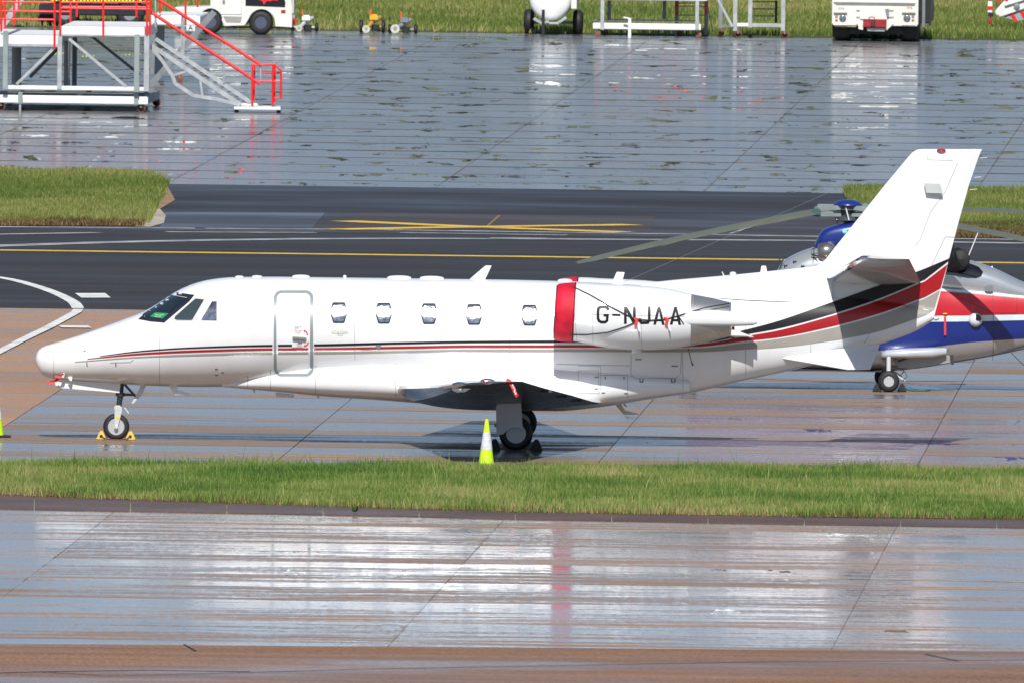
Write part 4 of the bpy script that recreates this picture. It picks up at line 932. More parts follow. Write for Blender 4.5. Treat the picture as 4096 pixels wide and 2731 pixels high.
for sg, nm in ((-1, 'near'),):
    for x, lab in ((1978, 'ahead of'), (2145, 'behind')):
        p = J.v(x, 1790, -2.27); chock(at((p.x, 2.27 * sg, 0)), kch, f'black wheel chock {lab} the {nm} main wheel of the jet', 1.25)
# traffic cones
cg = mat('fluorescent lime plastic', (.55, .80, .01), .5, var=.15, vscale=8); cw = mat('reflective white sleeve', (.62, .63, .64), .5, var=.3, vscale=14, bump=.2); cb = mat('black cone base', (.02, .02, .02), .7)
def cone(px, py, label):
    p = G(px, py); o = empty('traffic_cone', (p.x, p.y, 0), .3, label, 'traffic cone', 'lime and white traffic cones')
    H = .80; r = lambda z: .135 - .108 * z / H
    MB().box((0, 0, .02), (.42, .42, .035)).build('cone_base', cb, o, bevel=.01)
    for n_, a, b, m in (('cone_foot', .035, .30, cg), ('white_sleeve', .30, .58, cw), ('cone_top', .58, .80, cg)):
        e = .004 if n_ == 'white_sleeve' else 0
        pr = [(r(a) + e, a), (r(b) + e, b)] + ([(.022, .785), (.016, .80), (0, .80)] if b > .75 else []); 
        if b > .75: pr = [(r(a), a), (r(.77), .77), (.030, .775), (.028, .795), (.012, .80), (0, .80)]
        MB().lathe([(r(a) - .01, a)] + pr, (0, 0, 0), axis='z', n=28).build(n_, m, o, smooth=True, angle=40)
cone(1945, 1869, 'lime green cone with white sleeve standing at the near wing tip of the jet')
cone(-16, 1747, 'lime green cone cut off by the left picture edge ahead of the nose')

# ---------------------------------------------------------------- the helicopter behind the tail
hsil = mat('silver metallic paint', (.47, .49, .51), .24, metal=.55, coat=.7, var=.05)
hred = mat('glossy red band', (.46, .006, .016), .35, coat=.15, var=.05); hblu = mat('deep blue paint', (.008, .022, .17), .3, coat=.35, var=.05)
hwht = mat('pale silver band', (.62, .68, .70), .25, coat=.6); hgry = mat('belly grey paint', (.30, .30, .29), .35, coat=.3, var=.15)
bladem = mat('grey green blade', (.105, .115, .085), .4, var=.1); dglass = mat('black gloss panel', (.006, .006, .007), .12, coat=1)
HY = R(.8); hg = G(3555, 1567); HO = hg + Vector((-math.sin(HY), math.cos(HY), 0)) * 1.15; HO.z = 0; H = Frame(HO, HY)
heli = empty('helicopter', HO, HY, 'silver, red and blue helicopter parked behind the tail of the white jet', 'helicopter')
hs = [(2470, 1398, 1412, .03), (2510, 1350, 1438, .24), (2620, 1265, 1466, .5), (2760, 1180, 1480, .68), (2900, 1118, 1485, .74), (3050, 1094, 1485, .76), (3250, 1100, 1482, .76), (3560, 1104, 1482, .74), (3660, 1108, 1474, .70), (3800, 1116, 1453, .58), (3960, 1128, 1426, .48), (4096, 1142, 1398, .40), (4400, 1172, 1340, .28), (5000, 1200, 1270, .16), (5150, 1205, 1250, .10)]
hx_ = [H(a[0], 1300)[0] for a in hs]; hT = pchip(hx_, [H(a[0], a[1])[1] for a in hs]); hB = pchip(hx_, [H(a[0], a[2])[1] for a in hs]); hW = pchip(hx_, [a[3] for a in hs])
HN = 2.7
MB().loft([ring(x, (hT(x) + hB(x)) / 2, hW(x), (hT(x) - hB(x)) / 2, HN, 72) for x in np.linspace(hx_[0], hx_[-1], 90)]).build('fuselage', hsil, heli, smooth=True, angle=60)
def h_y(x, z):
    t, b = hT(x), hB(x); q = min(.999, abs((z - (t + b) / 2) / ((t - b) / 2))); return -hW(x) * (1 - q ** HN) ** (1 / HN)
cs = [(3106, 1086, .12), (3116, 1062, .26), (3132, 1045, .34), (3165, 1024, .40), (3220, 1000, .45), (3300, 978, .48), (3420, 966, .50), (3600, 984, .50), (3760, 1016, .46), (3860, 1036, .43), (3960, 1066, .40), (4010, 1088, .38), (4096, 1128, .34), (4200, 1155, .28)]
cx_ = [H(a[0], 1100)[0] for a in cs]; cT = pchip(cx_, [H(a[0], a[1])[1] for a in cs]); cW = pchip(cx_, [a[2] for a in cs]); cB = lambda x: hT(x) - .35
MB().loft([ring(x, (cT(x) + cB(x)) / 2, cW(x), (cT(x) - cB(x)) / 2, 2.3, 64) for x in np.linspace(cx_[0], cx_[-1], 60)]).build('engine_cowling', hsil, heli, smooth=True, angle=60)
def c_y(x, z):
    if x < cx_[0] or x > cx_[-1]: return 9
    t, b = cT(x), cB(x); q = abs((z - (t + b) / 2) / ((t - b) / 2)); return 9 if q >= 1 else -cW(x) * (1 - q ** 2.3) ** (1 / 2.3)
hk = lambda x, z: min(h_y(x, z), c_y(x, z))
def hbody(name, polys, m, off=.006, fn=hk, sx=.1, sz=.03): return conform(name, [[H.on(x, y, fn) for x, y in p] for p in polys], fn, off, m, heli, sx, sz)
def hstripe(name, u, d, m, x0, x1):
    u, d = seg(u), seg(d); hbody(name, [bandpoly(list(np.linspace(x0, x1, 30)), u, d)], m)
hstripe('red_band', [(2700, 1150), (3500, 1158), (3765, 1167), (4096, 1195), (4400, 1215)], [(2700, 1262), (3765, 1263), (4096, 1258), (4400, 1255)], hred, 2750, 4390)
hstripe('pale_band', [(2700, 1264), (3765, 1264), (4096, 1259), (4400, 1256)], [(2700, 1287), (3765, 1287), (4096, 1281), (4400, 1275)], hwht, 2750, 4390)
hstripe('blue_band', [(2700, 1288), (3765, 1288), (4096, 1282), (4400, 1276)], [(2700, 1408), (3517, 1401), (3718, 1388), (3896, 1367), (4096, 1354), (4400, 1320)], hblu, 2750, 4390)
hstripe('thin_pale_line', [(2700, 1142), (3500, 1148), (3765, 1155), (4096, 1184), (4400, 1205)], [(2700, 1149), (3500, 1157), (3765, 1165), (4096, 1193), (4400, 1213)], hwht, 2750, 4390)
hseam = mat('dark seam', (.03, .03, .035), .5)
hbody('panel_seam', stroke([(3971, 1165), (3971, 1440)], 1.6), hseam, .009); hbody('panel_seam', stroke([(3860, 1200), (3970, 1252), (4068, 1254), (4068, 1190)], 1.8), mat('red seam', (.16, .004, .008), .5), .009)
# rotor pylon fairing
ds = [(3258, 979, .12), (3270, 950, .20), (3288, 922, .25), (3330, 903, .28), (3390, 890, .30), (3450, 878, .30), (3540, 886, .28), (3640, 925, .24), (3740, 985, .16), (3775, 1010, .08)]
dx_ = [H(a[0], 950)[0] for a in ds]; d_T = pchip(dx_, [H(a[0], a[1])[1] for a in ds]); d_W = pchip(dx_, [a[2] for a in ds]); dzb = H(3400, 1010)[1]
MB().loft([ring(x, (d_T(x) + dzb) / 2, d_W(x), (d_T(x) - dzb) / 2, 3.2, 48) for x in np.linspace(dx_[0], dx_[-1], 40)]).build('rotor_pylon_fairing', hblu, heli, smooth=True, angle=50)
def p_y(x, z):
    t = d_T(x); q = min(.99, abs((z - (t + dzb) / 2) / ((t - dzb) / 2))); return -d_W(x) * (1 - q ** 3.2) ** (1 / 3.2)
hbody('cyan_badge', [[(3379 + 10 * math.cos(a), 926 + 10 * math.sin(a)) for a in np.linspace(0, 2 * math.pi, 21)[:-1]]], mat('cyan badge', (.02, .42, .80), .4), .006, p_y, .05, .03)
hbody('badge_mark', text_polys('mi', 3373, 922, 3385, 930), white, .010, p_y, .05, .03)
# intake screen with guard wires
ix, iz = H(3306, 1010, -.5); ie = MB().loft([ring(-.16, 0, .05, .09, 2, 28, -.40), ring(-.14, 0, .13, .15, 2, 28, -.40), ring(-.05, .0, .17, .175, 2, 28, -.40), ring(.06, 0, .17, .175, 2, 28, -.40), ring(.14, 0, .13, .14, 2, 28, -.40)]).build('engine_intake', mat('smoked intake screen', (.30, .29, .26), .18, metal=.8, coat=.5, var=.5, vscale=6), heli, smooth=True, loc=(ix, 0, iz))
for k in (-1, 1): MB().tube([(-.16, -.45, .08 * k), (-.26, -.45, .05 * k), (-.27, -.45, -.03), (-.15, -.45, -.12 + .05 * k)], .008, 5).build('guard_wire', strutd, ie)
MB().tube([(-.22, -.45, .13), (-.24, -.45, -.20)], .007, 5).build('guard_wire', strutd, ie)
MB().tube([H.v(3106, 1080, -.3), H.v(3120, 1030, -.3), H.v(3134, 1034, -.3), H.v(3118, 1078, -.3)], .012, 6).build('step_handle', strutd, heli)
for x, y in ((3179, 1049), (3143, 1065), (3211, 1068)):
    a = H.on(x, y, hk); MB().lathe([(.035, -.005), (.035, -.015), (.02, -.02), (0, -.012)], (a[0], hk(*a), a[1]), n=16).build('round_fastener', strutd, heli, smooth=True)
# exhaust and black oval painted for the shade of its recess
hbody('exhaust_recess_shade', [[(3775, 1050), (3820, 1045), (3870, 1050), (3915, 1068), (3932, 1088), (3925, 1105), (3905, 1113), (3870, 1112), (3820, 1103), (3775, 1098)]], dglass, .012)
for sg in (-1, 1):
    e = MB().tube([Vector((H(3770, 1070)[0], .25 * sg, H(3770, 1066)[1])), Vector((H(3815, 1050)[0], .42 * sg, H(3815, 1046)[1])), Vector((H(3842, 1036)[0], .52 * sg, H(3842, 1034)[1]))], [.17, .185, .19], 24).build('exhaust_pipe', mat('sooty exhaust', (.02, .018, .018), .45, metal=.5), heli, smooth=True)
    MB().lathe([(.17, 0), (.15, -.02), (0, -.05)], (0, 0, 0), n=20).build('exhaust_mouth', mat('hole black', (.01, .01, .012), .6), e, loc=Vector((H(3838, 1036)[0], .56 * sg, H(3838, 1034)[1])))
# searchlight pod, ribbon, cap, mast parts
a = H.on(3902, 1280, hk); lp_ = MB().lathe([(.125, .02), (.125, -.05), (.10, -.10), (.05, -.13), (0, -.14)], (0, 0, 0), n=28).build('side_lamp', hwht, heli, smooth=True, loc=(a[0], hk(*a), a[1]))
MB().prism([(0, .115), (.07, .09), (.105, .03), (.10, -.01), (0, -.01)], -.15, -.10).build('lamp_shutter', dglass, lp_, bevel=.01)
a = H.on(3780, 1256, hk); MB().box((0, 0, 0), (.08, .04, .03)).build('yellow_grip', mat('yellow grip', (.8, .45, .02), .5), heli, bevel=.01, loc=(a[0], hk(*a) - .03, a[1]))
ribbon_h = MB().prism([(-.02, 0), (.02, 0), (.025, -.33), (-.015, -.33)], -.005, .005).build('red_streamer', redw, heli, loc=(a[0], hk(*a) - .04, a[1] - .05))
a = H.on(3955, 1155, hk); MB().box((a[0], hk(*a) - .03, a[1]), (.14, .08, .14)).build('camera_bracket', steel, heli, bevel=.02)
MB().tube([H.v(3870, 1035, 0), H.v(3912, 932, 0)], .01, 6).build('whip_antenna', wht, heli)
MB().prism([H(3955, 1072), H(3970, 1064), H(3972, 1073), H(3962, 1082)], -.02, .02).build('fin_antenna', white, heli)
MB().tube([H.v(4045, 1410, -.1), H.v(4110, 1475, -.1)], .006, 5).build('wire_antenna', strutd, heli)
rot = empty('rotor_head', (0, 0, 0)); rot.parent = heli
hc = H.v(3391, 845, 0)
MB().lathe([(0, .105), (.10, .10), (.20, .07), (.26, .02), (.265, .0), (.24, -.015), (0, -.02)], (hc.x, 0, H(3391, 822)[1]), axis='z', n=40).build('blue_rotor_cap', hblu, rot, smooth=True, angle=60)
MB().lathe([(.07, 0), (.07, .45)], (hc.x, 0, H(3391, 905)[1]), axis='z', n=20).build('rotor_mast', strutd, rot, smooth=True)
arms = [((3265, 850, -.35), (2305, 1053, -2.7)), ((3275, 838, .3), (2652, 986, 2.8)), ((3500, 838, .4), (4480, 868, 2.7)), ((3480, 852, -.35), (4250, 992, -3.3))]
armm = mat('pale hub arm', (.27, .31, .30), .4, var=.2)
for (rx, ry, rl), (bx, by, bl) in arms:
    a = H.v(rx, ry, rl); b = H.v(bx, by, bl); c = Vector((hc.x, 0, hc.z))
    g = MB().bar(c + (a - c) * .1 + Vector((0, 0, .07)), a + Vector((0, 0, .05)), .14, .09).build('hub_arm', armm, rot, bevel=.012)
    MB().bar(c + (a - c) * .25 - Vector((0, 0, .07)), a - Vector((0, 0, .05)), .12, .07).build('hub_arm', armm, rot, bevel=.012)
    MB().box(a, (.16, .16, .13)).build('blade_cuff', mat('teal damper', (.04, .10, .10), .5), rot, bevel=.02)
    N = 16; ch = (b - a); side = Vector((ch.y, -ch.x, 0)).normalized(); rings = []
    for k in range(N + 1):
        t = k / N; p = a + ch * t + Vector((0, 0, .05 * math.sin(math.pi * t))); cw_ = .09 + .05 * min(1, t * 5); tw = R(20 - 12 * t)
        s_ = side * math.cos(tw) + Vector((0, 0, -math.sin(tw))) * (1 if side.y < 0 else -1); n_ = s_.cross(ch).normalized() * .018
        if t > .985: cw_ *= .5
        rings.append([p + s_ * cw_, p + s_ * cw_ * .3 + n_, p - s_ * cw_ * .6 + n_ * .7, p - s_ * cw_, p - s_ * cw_ * .6 - n_ * .7, p + s_ * cw_ * .3 - n_])
    MB().loft(rings).build('rotor_blade', bladem, rot, smooth=True, angle=50)
MB().lathe([(.10, .17), (.19, .15), (.20, .05), (.12, .02), (.12, -.06), (.22, -.08), (.22, -.14), (.10, -.16)], (hc.x, 0, hc.z - .03), axis='z', n=24).build('swashplate', mat('hub casting', (.10, .12, .12), .45, metal=.5, var=.3), rot, smooth=True, angle=30)
for k in range(6):
    a_ = k * math.pi / 3 + .3; MB().tube([(hc.x + .2 * math.cos(a_), .2 * math.sin(a_), hc.z + .08), (hc.x + .24 * math.cos(a_ + .3), .24 * math.sin(a_ + .3), hc.z - .16)], .013, 6).build('control_rod', strutl, rot)
for dx in (-.22, .2): MB().tube([(hc.x + dx, -.1, hc.z - .05), (hc.x + dx * .7, -.1, hc.z - .38)], .014, 6).build('pitch_link', strutd, rot)
# undercarriage sponson, wheel, doors
MB().loft([ring(H(x, 1)[0], (H(x, t)[1] + H(x, b)[1]) / 2, w_, (H(x, t)[1] - H(x, b)[1]) / 2, 2.6, 32, -.80) for x, t, b, w_ in ((3539, 1398, 1424, .14), (3560, 1390, 1426, .20), (3650, 1384, 1426, .22), (3740, 1382, 1423, .18), (3798, 1384, 1412, .05))]).build('sponson', mat('sponson silver', (.66, .68, .70), .22, metal=.4, coat=.6), heli, smooth=True, angle=60)
MB().prism([H(x, y, -.7) for x, y in ((3584, 1424), (3800, 1420), (3806, 1450), (3642, 1474), (3590, 1470))], -.72, -.60).build('belly_bay', hgry, heli, bevel=.01)
MB().prism([H(x, y, -.74) for x, y in ((3800, 1420), (3812, 1418), (3816, 1455), (3806, 1458))], -.80, -.60).build('bay_frame', hseam, heli)
MB().prism([H(x, y, -.6) for x, y in ((3150, 1474), (3485, 1484), (3530, 1480), (3530, 1488), (3150, 1480))], -.5, .5).build('belly_strip', hseam, heli)
for sg in (-1, 1):
    wc = Vector((H(3555, 1528, -1.15)[0], 1.15 * sg, 43 / 225))
    wheel(heli, wc, 43 / 225, .15, 21 / 225, tyre, rimw, n=36, holes=6)
    s = MB().tube([(wc.x - .0, .95 * sg, H(3555, 1425, -1)[1]), (wc.x, .98 * sg, H(3555, 1500, -1)[1])], .04, 14).build('gear_leg', strutl, heli, smooth=True)
    MB().tube([(wc.x, .98 * sg, .38), (wc.x, 1.08 * sg, wc.z)], .03, 10).build('axle', strutl, s)
    MB().bar((wc.x + .05, .98 * sg, .36), (wc.x + .30, .98 * sg, .20), .03, .02).build('torque_link', strutl, s)
    MB().tube([(wc.x + .05, 1.0 * sg, .42), (wc.x + .28, 1.0 * sg, .38), (wc.x + .33, 1.0 * sg, .28), (wc.x + .25, 1.0 * sg, .2)], .008, 5).build('brake_hose', strutd, s)
    MB().tube([(wc.x + .12, .9 * sg, .52), (wc.x + .5, .75 * sg, .66)], .018, 8).build('gear_brace', strutd, s)
nw = Vector((H(2750, 1560, 0)[0], 0, .17)); wheel(heli, nw, .17, .14, .08, tyre, rimw); MB().tube([(nw.x, .1, .17), (nw.x, 0, .6)], .04, 10).build('nose_leg', strutl, heli)
for x, lab in ((3508, 'black wheel chock left of the helicopter main wheel'), (3608, 'black wheel chock right of the helicopter main wheel with a green rope')):
    p = G(x, 1566); chock(Vector((p.x, p.y + .1, 0)), kch, lab, .95, 'helicopter wheel chocks')
p = G(3618, 1562); o = empty('green_rope', (p.x, p.y, .0), 0, 'green rope trailing on the concrete beside the helicopter chock', 'rope')
MB().tube([(-.05, -.1, .12), (.02, -.15, .05), (.08, -.15, .02), (.2, -.1, .012), (.35, -.2, .012), (.45, .1, .012), (.46, .4, .012)], .016, 6).build('rope_strand', mat('green rope fibre', (.02, .13, .11), .8), o)

# ---------------------------------------------------------------- ground equipment beyond the far apron
galv = mat('galvanised steel', (.46, .48, .49), .42, metal=.35, var=.2, vscale=5); galvd = mat('dull grey steel', (.23, .25, .26), .5, metal=.3, var=.25)
alu = mat('white painted steel deck', (.74, .75, .75), .45, var=.1, vscale=3); jackm = mat('grey green jack post', (.30, .35, .34), .45, metal=.3)
rail = mat('bright red handrail', (.80, .012, .012), .45, var=.08); rust = mat('rusty brown castor', (.20, .08, .05), .7, var=.4, vscale=15)
gw = mat('off white vehicle paint', (.72, .71, .66), .35, coat=.3, var=.1, vscale=2); darkv = mat('black vehicle chassis', (.012, .013, .016), .5, var=.3)
AY = -JA
class Prop:
    def __init__(s, gx, gy, name, label, cat, group=None, yaw=AY):
        g = G(gx, gy); s.F = Frame((g.x, g.y, 0), yaw); s.r = empty(name, (g.x, g.y, 0), yaw, label, cat, group)
    def box(s, name, x0, y0, x1, y1, m, d0=0, d1=.06, bevel=.008, parent=None):
        ax, az = s.F(x0, y0, d0); bx, bz = s.F(x1, y1, d0); c = ((ax + bx) / 2, (d0 + d1) / 2, (az + bz) / 2)
        return MB().box(c, (abs(bx - ax), abs(d1 - d0), abs(bz - az))).build(name, m, parent or s.r, bevel=bevel)
    def bar(s, name, p, q, w_, m, d=0, d2=None, h=None, parent=None, bevel=0):
        return MB().bar(s.F.v(*p, d), s.F.v(*q, d if d2 is None else d2), w_, h or w_).build(name, m, parent or s.r, bevel=bevel)
    def tube(s, name, pts, r, m, d=0, parent=None, n=8):
        return MB().tube([s.F.v(x, y, d) for x, y in pts], r, n).build(name, m, parent or s.r, smooth=True)
    def poly(s, name, pts, m, d0=0, d1=.06, bevel=.008, parent=None):
        return MB().prism([s.F(x, y, d0) for x, y in pts], d0, d1).build(name, m, parent or s.r, bevel=bevel)
    def castor(s, x, d, r=.09, m=None, fork=None, w_=.06):
        lx = s.F(x, 300, d)[0]
        t = MB().lathe([(r * .6, -w_ / 2), (r, -w_ * .4), (r, w_ * .4), (r * .6, w_ / 2), (0, w_ / 2), (0, -w_ / 2)][:4], (0, 0, 0), n=18).lathe([(0, -w_ * .3), (r * .6, -w_ * .5), (r * .6, w_ * .5), (0, w_ * .3)], (0, 0, 0), n=18).build('castor', m or rust, s.r, smooth=True, loc=(lx, d, r))
        MB().bar((0, -w_ * .6, 0), (-.03, -w_ * .6, r * 1.5), .03, .015).bar((0, w_ * .6, 0), (-.03, w_ * .6, r * 1.5), .03, .015).box((-.03, 0, r * 1.6), (.08, w_ * 1.6, .03)).build('castor_fork', fork or galvd, t)

# big access platform at the left
A = Prop(560, 450, 'access_platform', 'large galvanised two-level access platform with red handrails at the top left', 'platform')
DB = 6.0
A.box('base_beam', -60, 380, 591, 421, alu, 0, .25, .02); A.box('base_beam', -60, 380, 591, 421, galv, DB - .25, DB, .02)
for x in (575, 300, 30): A.box('cross_beam', x, 384, x + 16, 419, galvd, .25, DB - .25)
A.box('base_shade_deck', -50, 386, 585, 404, darkv, .25, DB - .25, 0); A.box('lower_rail', 28, 342, 578, 366, alu, .02, .14); A.box('lower_rail', 28, 342, 578, 366, galvd, DB - .6, DB - .45)  # dark floor added between the beams to blacken shade and reflection below
A.box('hydraulic_pipe', 28, 371, 535, 375, mat('yellowed pipe', (.42, .36, .24), .4, metal=.3), .0, .04)
for x0, x1, yt, m_ in ((577, 595, 141, galv), (231, 246, 134, galv)): A.box('post', x0, yt, x1, 368 if x0 > 300 else 360, m_, -.02, .12)
for x0, x1, yt, yb in ((13, 30, 125, 362), (538, 556, 139, 372)): A.box('jack_post', x0, yt, x1, yb, jackm, -.22, -.08, .015)
A.box('stabiliser_leg', 73, 369, 89, 418, jackm, -.30, -.16, .015); A.box('stabiliser_screw', 76, 418, 84, 458, galv, -.27, -.19)
A.box('stabiliser_leg', 536, 372, 553, 421, jackm, -.05, -.01)
for d in (1.6, 3.0, 4.4, 5.5):
    A.box('inner_post', 578, 150, 592, 384, galvd, d, d + .1); A.box('inner_post', 252 + d * 3, 165, 262 + d * 3, 345, galvd, d, d + .1); 
for d in (1.0, 2.6, 4.2): A.box('inner_post', 40 + d * 8, 185, 50 + d * 8, 350, galvd, d, d + .1)
A.box('inner_post', 290, 150, 306, 350, galvd, DB - .5, DB - .4)
# decks: sheet top, deep fascia
A.box('deck', 30, 142, 231, 193, alu, 0, DB, .015); A.box('deck', 240, 106, 578, 153, alu, 0, DB, .015); A.box('deck_lip', 30, 176, 231, 190, galv, -.03, 0); A.box('deck_lip', 240, 138, 578, 150, galv, -.03, 0)
A.box('deck', -80, 138, 12, 190, alu, 0, DB, .015)
A.bar('brace', (210, 199), (66, 338), .07, galv, .05); A.bar('brace', (276, 156), (505, 348), .07, galv, .05)
A.bar('brace', (372, 150), (560, 300), .07, galvd, DB - .5); A.bar('brace', (232, 195), (120, 310), .08, galvd, DB - 1.5)
def railset(P, posts, rails, d=0, r=.024, m=rail):
    for x, y0, y1 in posts: P.tube('rail_post', [(x, y0), (x, y1)], r * 1.15, m, d)
    for x0, y0, x1, y1 in rails: P.tube('handrail', [(x0, y0), (x1, y1)], r, m, d)
railset(A, [(5, -70, 128), (218, -66, 195), (-60, -70, 140)], [(-60, 44, 218, 48), (-60, 76, 218, 80), (-60, 8, 218, 11), (-60, -66, 218, -64)], -.04)
railset(A, [(20, -70, 128), (56, -70, 105), (75, -70, 40), (282, -66, 96)], [(-40, 43, 282, 48), (-40, -62, 282, -60)], DB)
railset(A, [(241, -100, 140), (413, -100, 150), (588, -100, 140), (600, -100, 140)], [(241, 10, 600, 10), (241, 33, 600, 38), (241, -98, 600, -98)], -.04)
railset(A, [(307, -110, 68), (546, -110, 70)], [(250, 28, 600, 30), (250, -108, 600, -108)], DB)
for x, d in ((566, .1), (5, .1), (628, DB - .1), (40, DB - .1)): A.castor(x, d, .11, rust)
# stair flight on the right of the platform
S = Prop(1010, 452, 'access_stairs', 'sloping steel stair flight with red handrails leading down to the right of the platform', 'stairs')
SD = 1.0
for d in (0, SD):
    S.bar('stringer', (604, 182), (962, 420), .075, galv, d, h=.11); S.bar('stringer', (622, 156), (1003, 411), .075, galv, d + .02, h=.10)
for k in range(13):
    t = (k + .5) / 13; S.bar('stair_tread', (613 + t * 369, 170 + t * 245), (613 + t * 369 + .01, 170 + t * 245), .2, galvd, .04, SD, h=.03)
for d in (0,):
    pts = [(604, 188), (650, 245), (689, 302), (701, 335), (774, 383), (860, 396), (955, 418)]
    for a, b in zip(pts[:-1], pts[1:]): S.bar('under_brace', a, b, .08, galv, d, h=.09)
S.bar('brace_tie', (690, 303), (752, 284), .05, galv); S.bar('brace_tie', (801, 320), (810, 388), .05, galv)
S.box('foot_plate', 936, 427, 1122, 442, alu, -.1, SD + .1, .01); S.box('hinge_block', 960, 414, 1030, 427, alu, .0, .3, .02)
for x in (946, 1114): S.box('rubber_foot', x - 8, 441, x + 8, 457, mat('black rubber foot', (.02, .02, .02), .7), 0, .12)
for d, o_ in ((-.05, 0), ):
    S.tube('stair_handrail', [(580, -37), (636, 0), (1047, 264)], .040, rail, d); S.tube('stair_handrail', [(604, 50), (1041, 338)], .040, rail, d)
for x, y0, y1 in ((622, 0, 110), (730, 62, 205), (896, 170, 335), (1042, 268, 338)): S.tube('stair_post', [(x, y0), (x, y1)], .025, galv, -.02)
S.tube('end_gate', [(1009, 425), (1009, 260), (1098, 258), (1124, 285), (1124, 395), (1096, 396)], .028, rail, -.06); S.tube('end_gate', [(1016, 400), (1018, 262)], .022, rail, SD * .3)
S.tube('end_gate', [(1090, 425), (1092, 258)], .028, rail, -.06); S.tube('end_gate', [(1098, 410), (1100, 262)], .022, rail, SD * .3); S.tube('end_gate', [(1040, 326), (1124, 327)], .024, rail, -.06)
S.poly('letter_sign', [(746, 102), (781, 105), (780, 126), (745, 123)], wht, -.08, -.06, 0)
MB().add([(x, -.082, z) for x, z in [q for p in stroke([(755, 121), (762, 106), (770, 121)], 3) + [[(757, 114), (767, 114), (768, 117), (756, 117)]] for q in [S.F(*v, -.08) for v in p]]], [(4 * k, 4 * k + 1, 4 * k + 2, 4 * k + 3) for k in range(3)]).build('sign_lettering', black, S.r)
# rear landing with thick chute brace
B = Prop(700, 330, 'rear_landing', 'white rear landing and thick grey slanting brace behind the stair rails', 'platform')
B.box('landing_deck', 600, 62, 800, 104, alu, 0, 4.5, .02); B.bar('slanting_brace', (858, 48), (600, 345), .16, galvd, .1); B.box('landing_post', 603, 104, 655, 300, galvd, 3.0, 3.15); B.box('landing_post', 724, 70, 737, 220, galv, -.05, .02)
railset(B, [(640, -90, 55), (742, -90, 92), (790, -90, 30)], [(600, -88, 790, -88), (600, -20, 790, -20)], -.05)
B.castor(720, .2, .1)

# white baggage tug
T = Prop(1000, 140, 'pushback_tug', 'white ground tug with black side panel and red emblem beside the left platform', 'tug')
bodyp = [(700, 108), (700, 30), (842, 27), (842, -120), (1010, -125), (1040, -60), (1150, -48), (1164, -20), (1168, 40), (1167, 112), (1102, 108)]
arch = [(1102 - 0, 108)] + [(1046 + 55 * math.cos(a), 98 - 60 * math.sin(a) * .98) for a in np.linspace(.1, math.pi - .35, 12)] + [(978, 104), (898, 107), (886, 80)] + [(842 + 50 * math.cos(a), 92 - 56 * math.sin(a)) for a in np.linspace(.35, 2.9, 10)] + [(790, 108)]
T.poly('body', bodyp[:-1] + arch, gw, 0, 1.9, .015)
T.poly('side_panel', [(982, -30), (1130, -18), (1142, 10), (1140, 30), (982, 24)], black, -.012, 0, 0)
T.poly('red_emblem', [(1035, -18), (1110, -14), (1112, 4), (1090, 2), (1080, 8), (1068, 4), (1055, 20), (1050, 6), (1038, 2)], mat('red emblem', (.75, .02, .03), .4), -.018, -.012, 0)
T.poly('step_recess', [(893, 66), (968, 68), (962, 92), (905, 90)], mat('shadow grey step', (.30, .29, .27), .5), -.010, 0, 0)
T.box('door', 882, -80, 967, 60, gw, -.02, 0, .01); T.box('door_vent', 882 + 8, 2, 900, 18, galvd, -.03, -.02, 0); T.box('marker_lamp', 1124, 41, 1142, 54, mat('amber lens', (.35, .04, .02), .3), -.02, 0)
T.box('cab_window', 865, -110, 1000, -55, glass, -.01, 0); T.box('mirror', 1168, -10, 1175, 55, mat('mirror', (.5, .5, .5), .2), -.1, .1)
for x in (1044, 842):
    for d in (.12, 1.75): lx = T.F(x, 100, d)[0]; wheel(T.r, (lx, d, .35), .35, .26, .18, tyre, mat('blue grey hub', (.06, .075, .12), .4))
T.box('chassis', 760, 108, 1166, 116, darkv, .2, 1.7); T.box('tow_hook', 1166, 74, 1180, 102, rail, .8, 1.1)
# dark vehicle with hi-vis chevrons behind the platform
K = Prop(400, 112, 'service_truck', 'black service truck with yellow and black hatched tail strip behind the platform', 'truck')
K.box('chassis', 155, 18, 575, 66, darkv, 0, 2.2, .03); K.box('skirt', 150, 62, 250, 92, darkv, .3, 1.8, .03); K.box('tank_body', 190, -180, 575, -12, darkv, -.0, 2.3, .08)
K.box('hatched_strip', 207, -14, 570, 10, mat('fluorescent yellow strip', (.62, .78, .02), .5), -.04, 0, 0)
for k in range(26): K.poly('black_chevron', [(209 + k * 14, -14), (214 + k * 14, -14), (224 + k * 14, 10), (219 + k * 14, 10)], black, -.046, -.040, 0)
for x in (262, 520):
    for d in (.15, 2.0): wheel(K.r, (K.F(x, 90, d)[0], d, .42), .42, .28, .2, tyre, rimd)
K.bar('grey_boom', (-20, 150), (110, -40), .18, galv, -1.0)

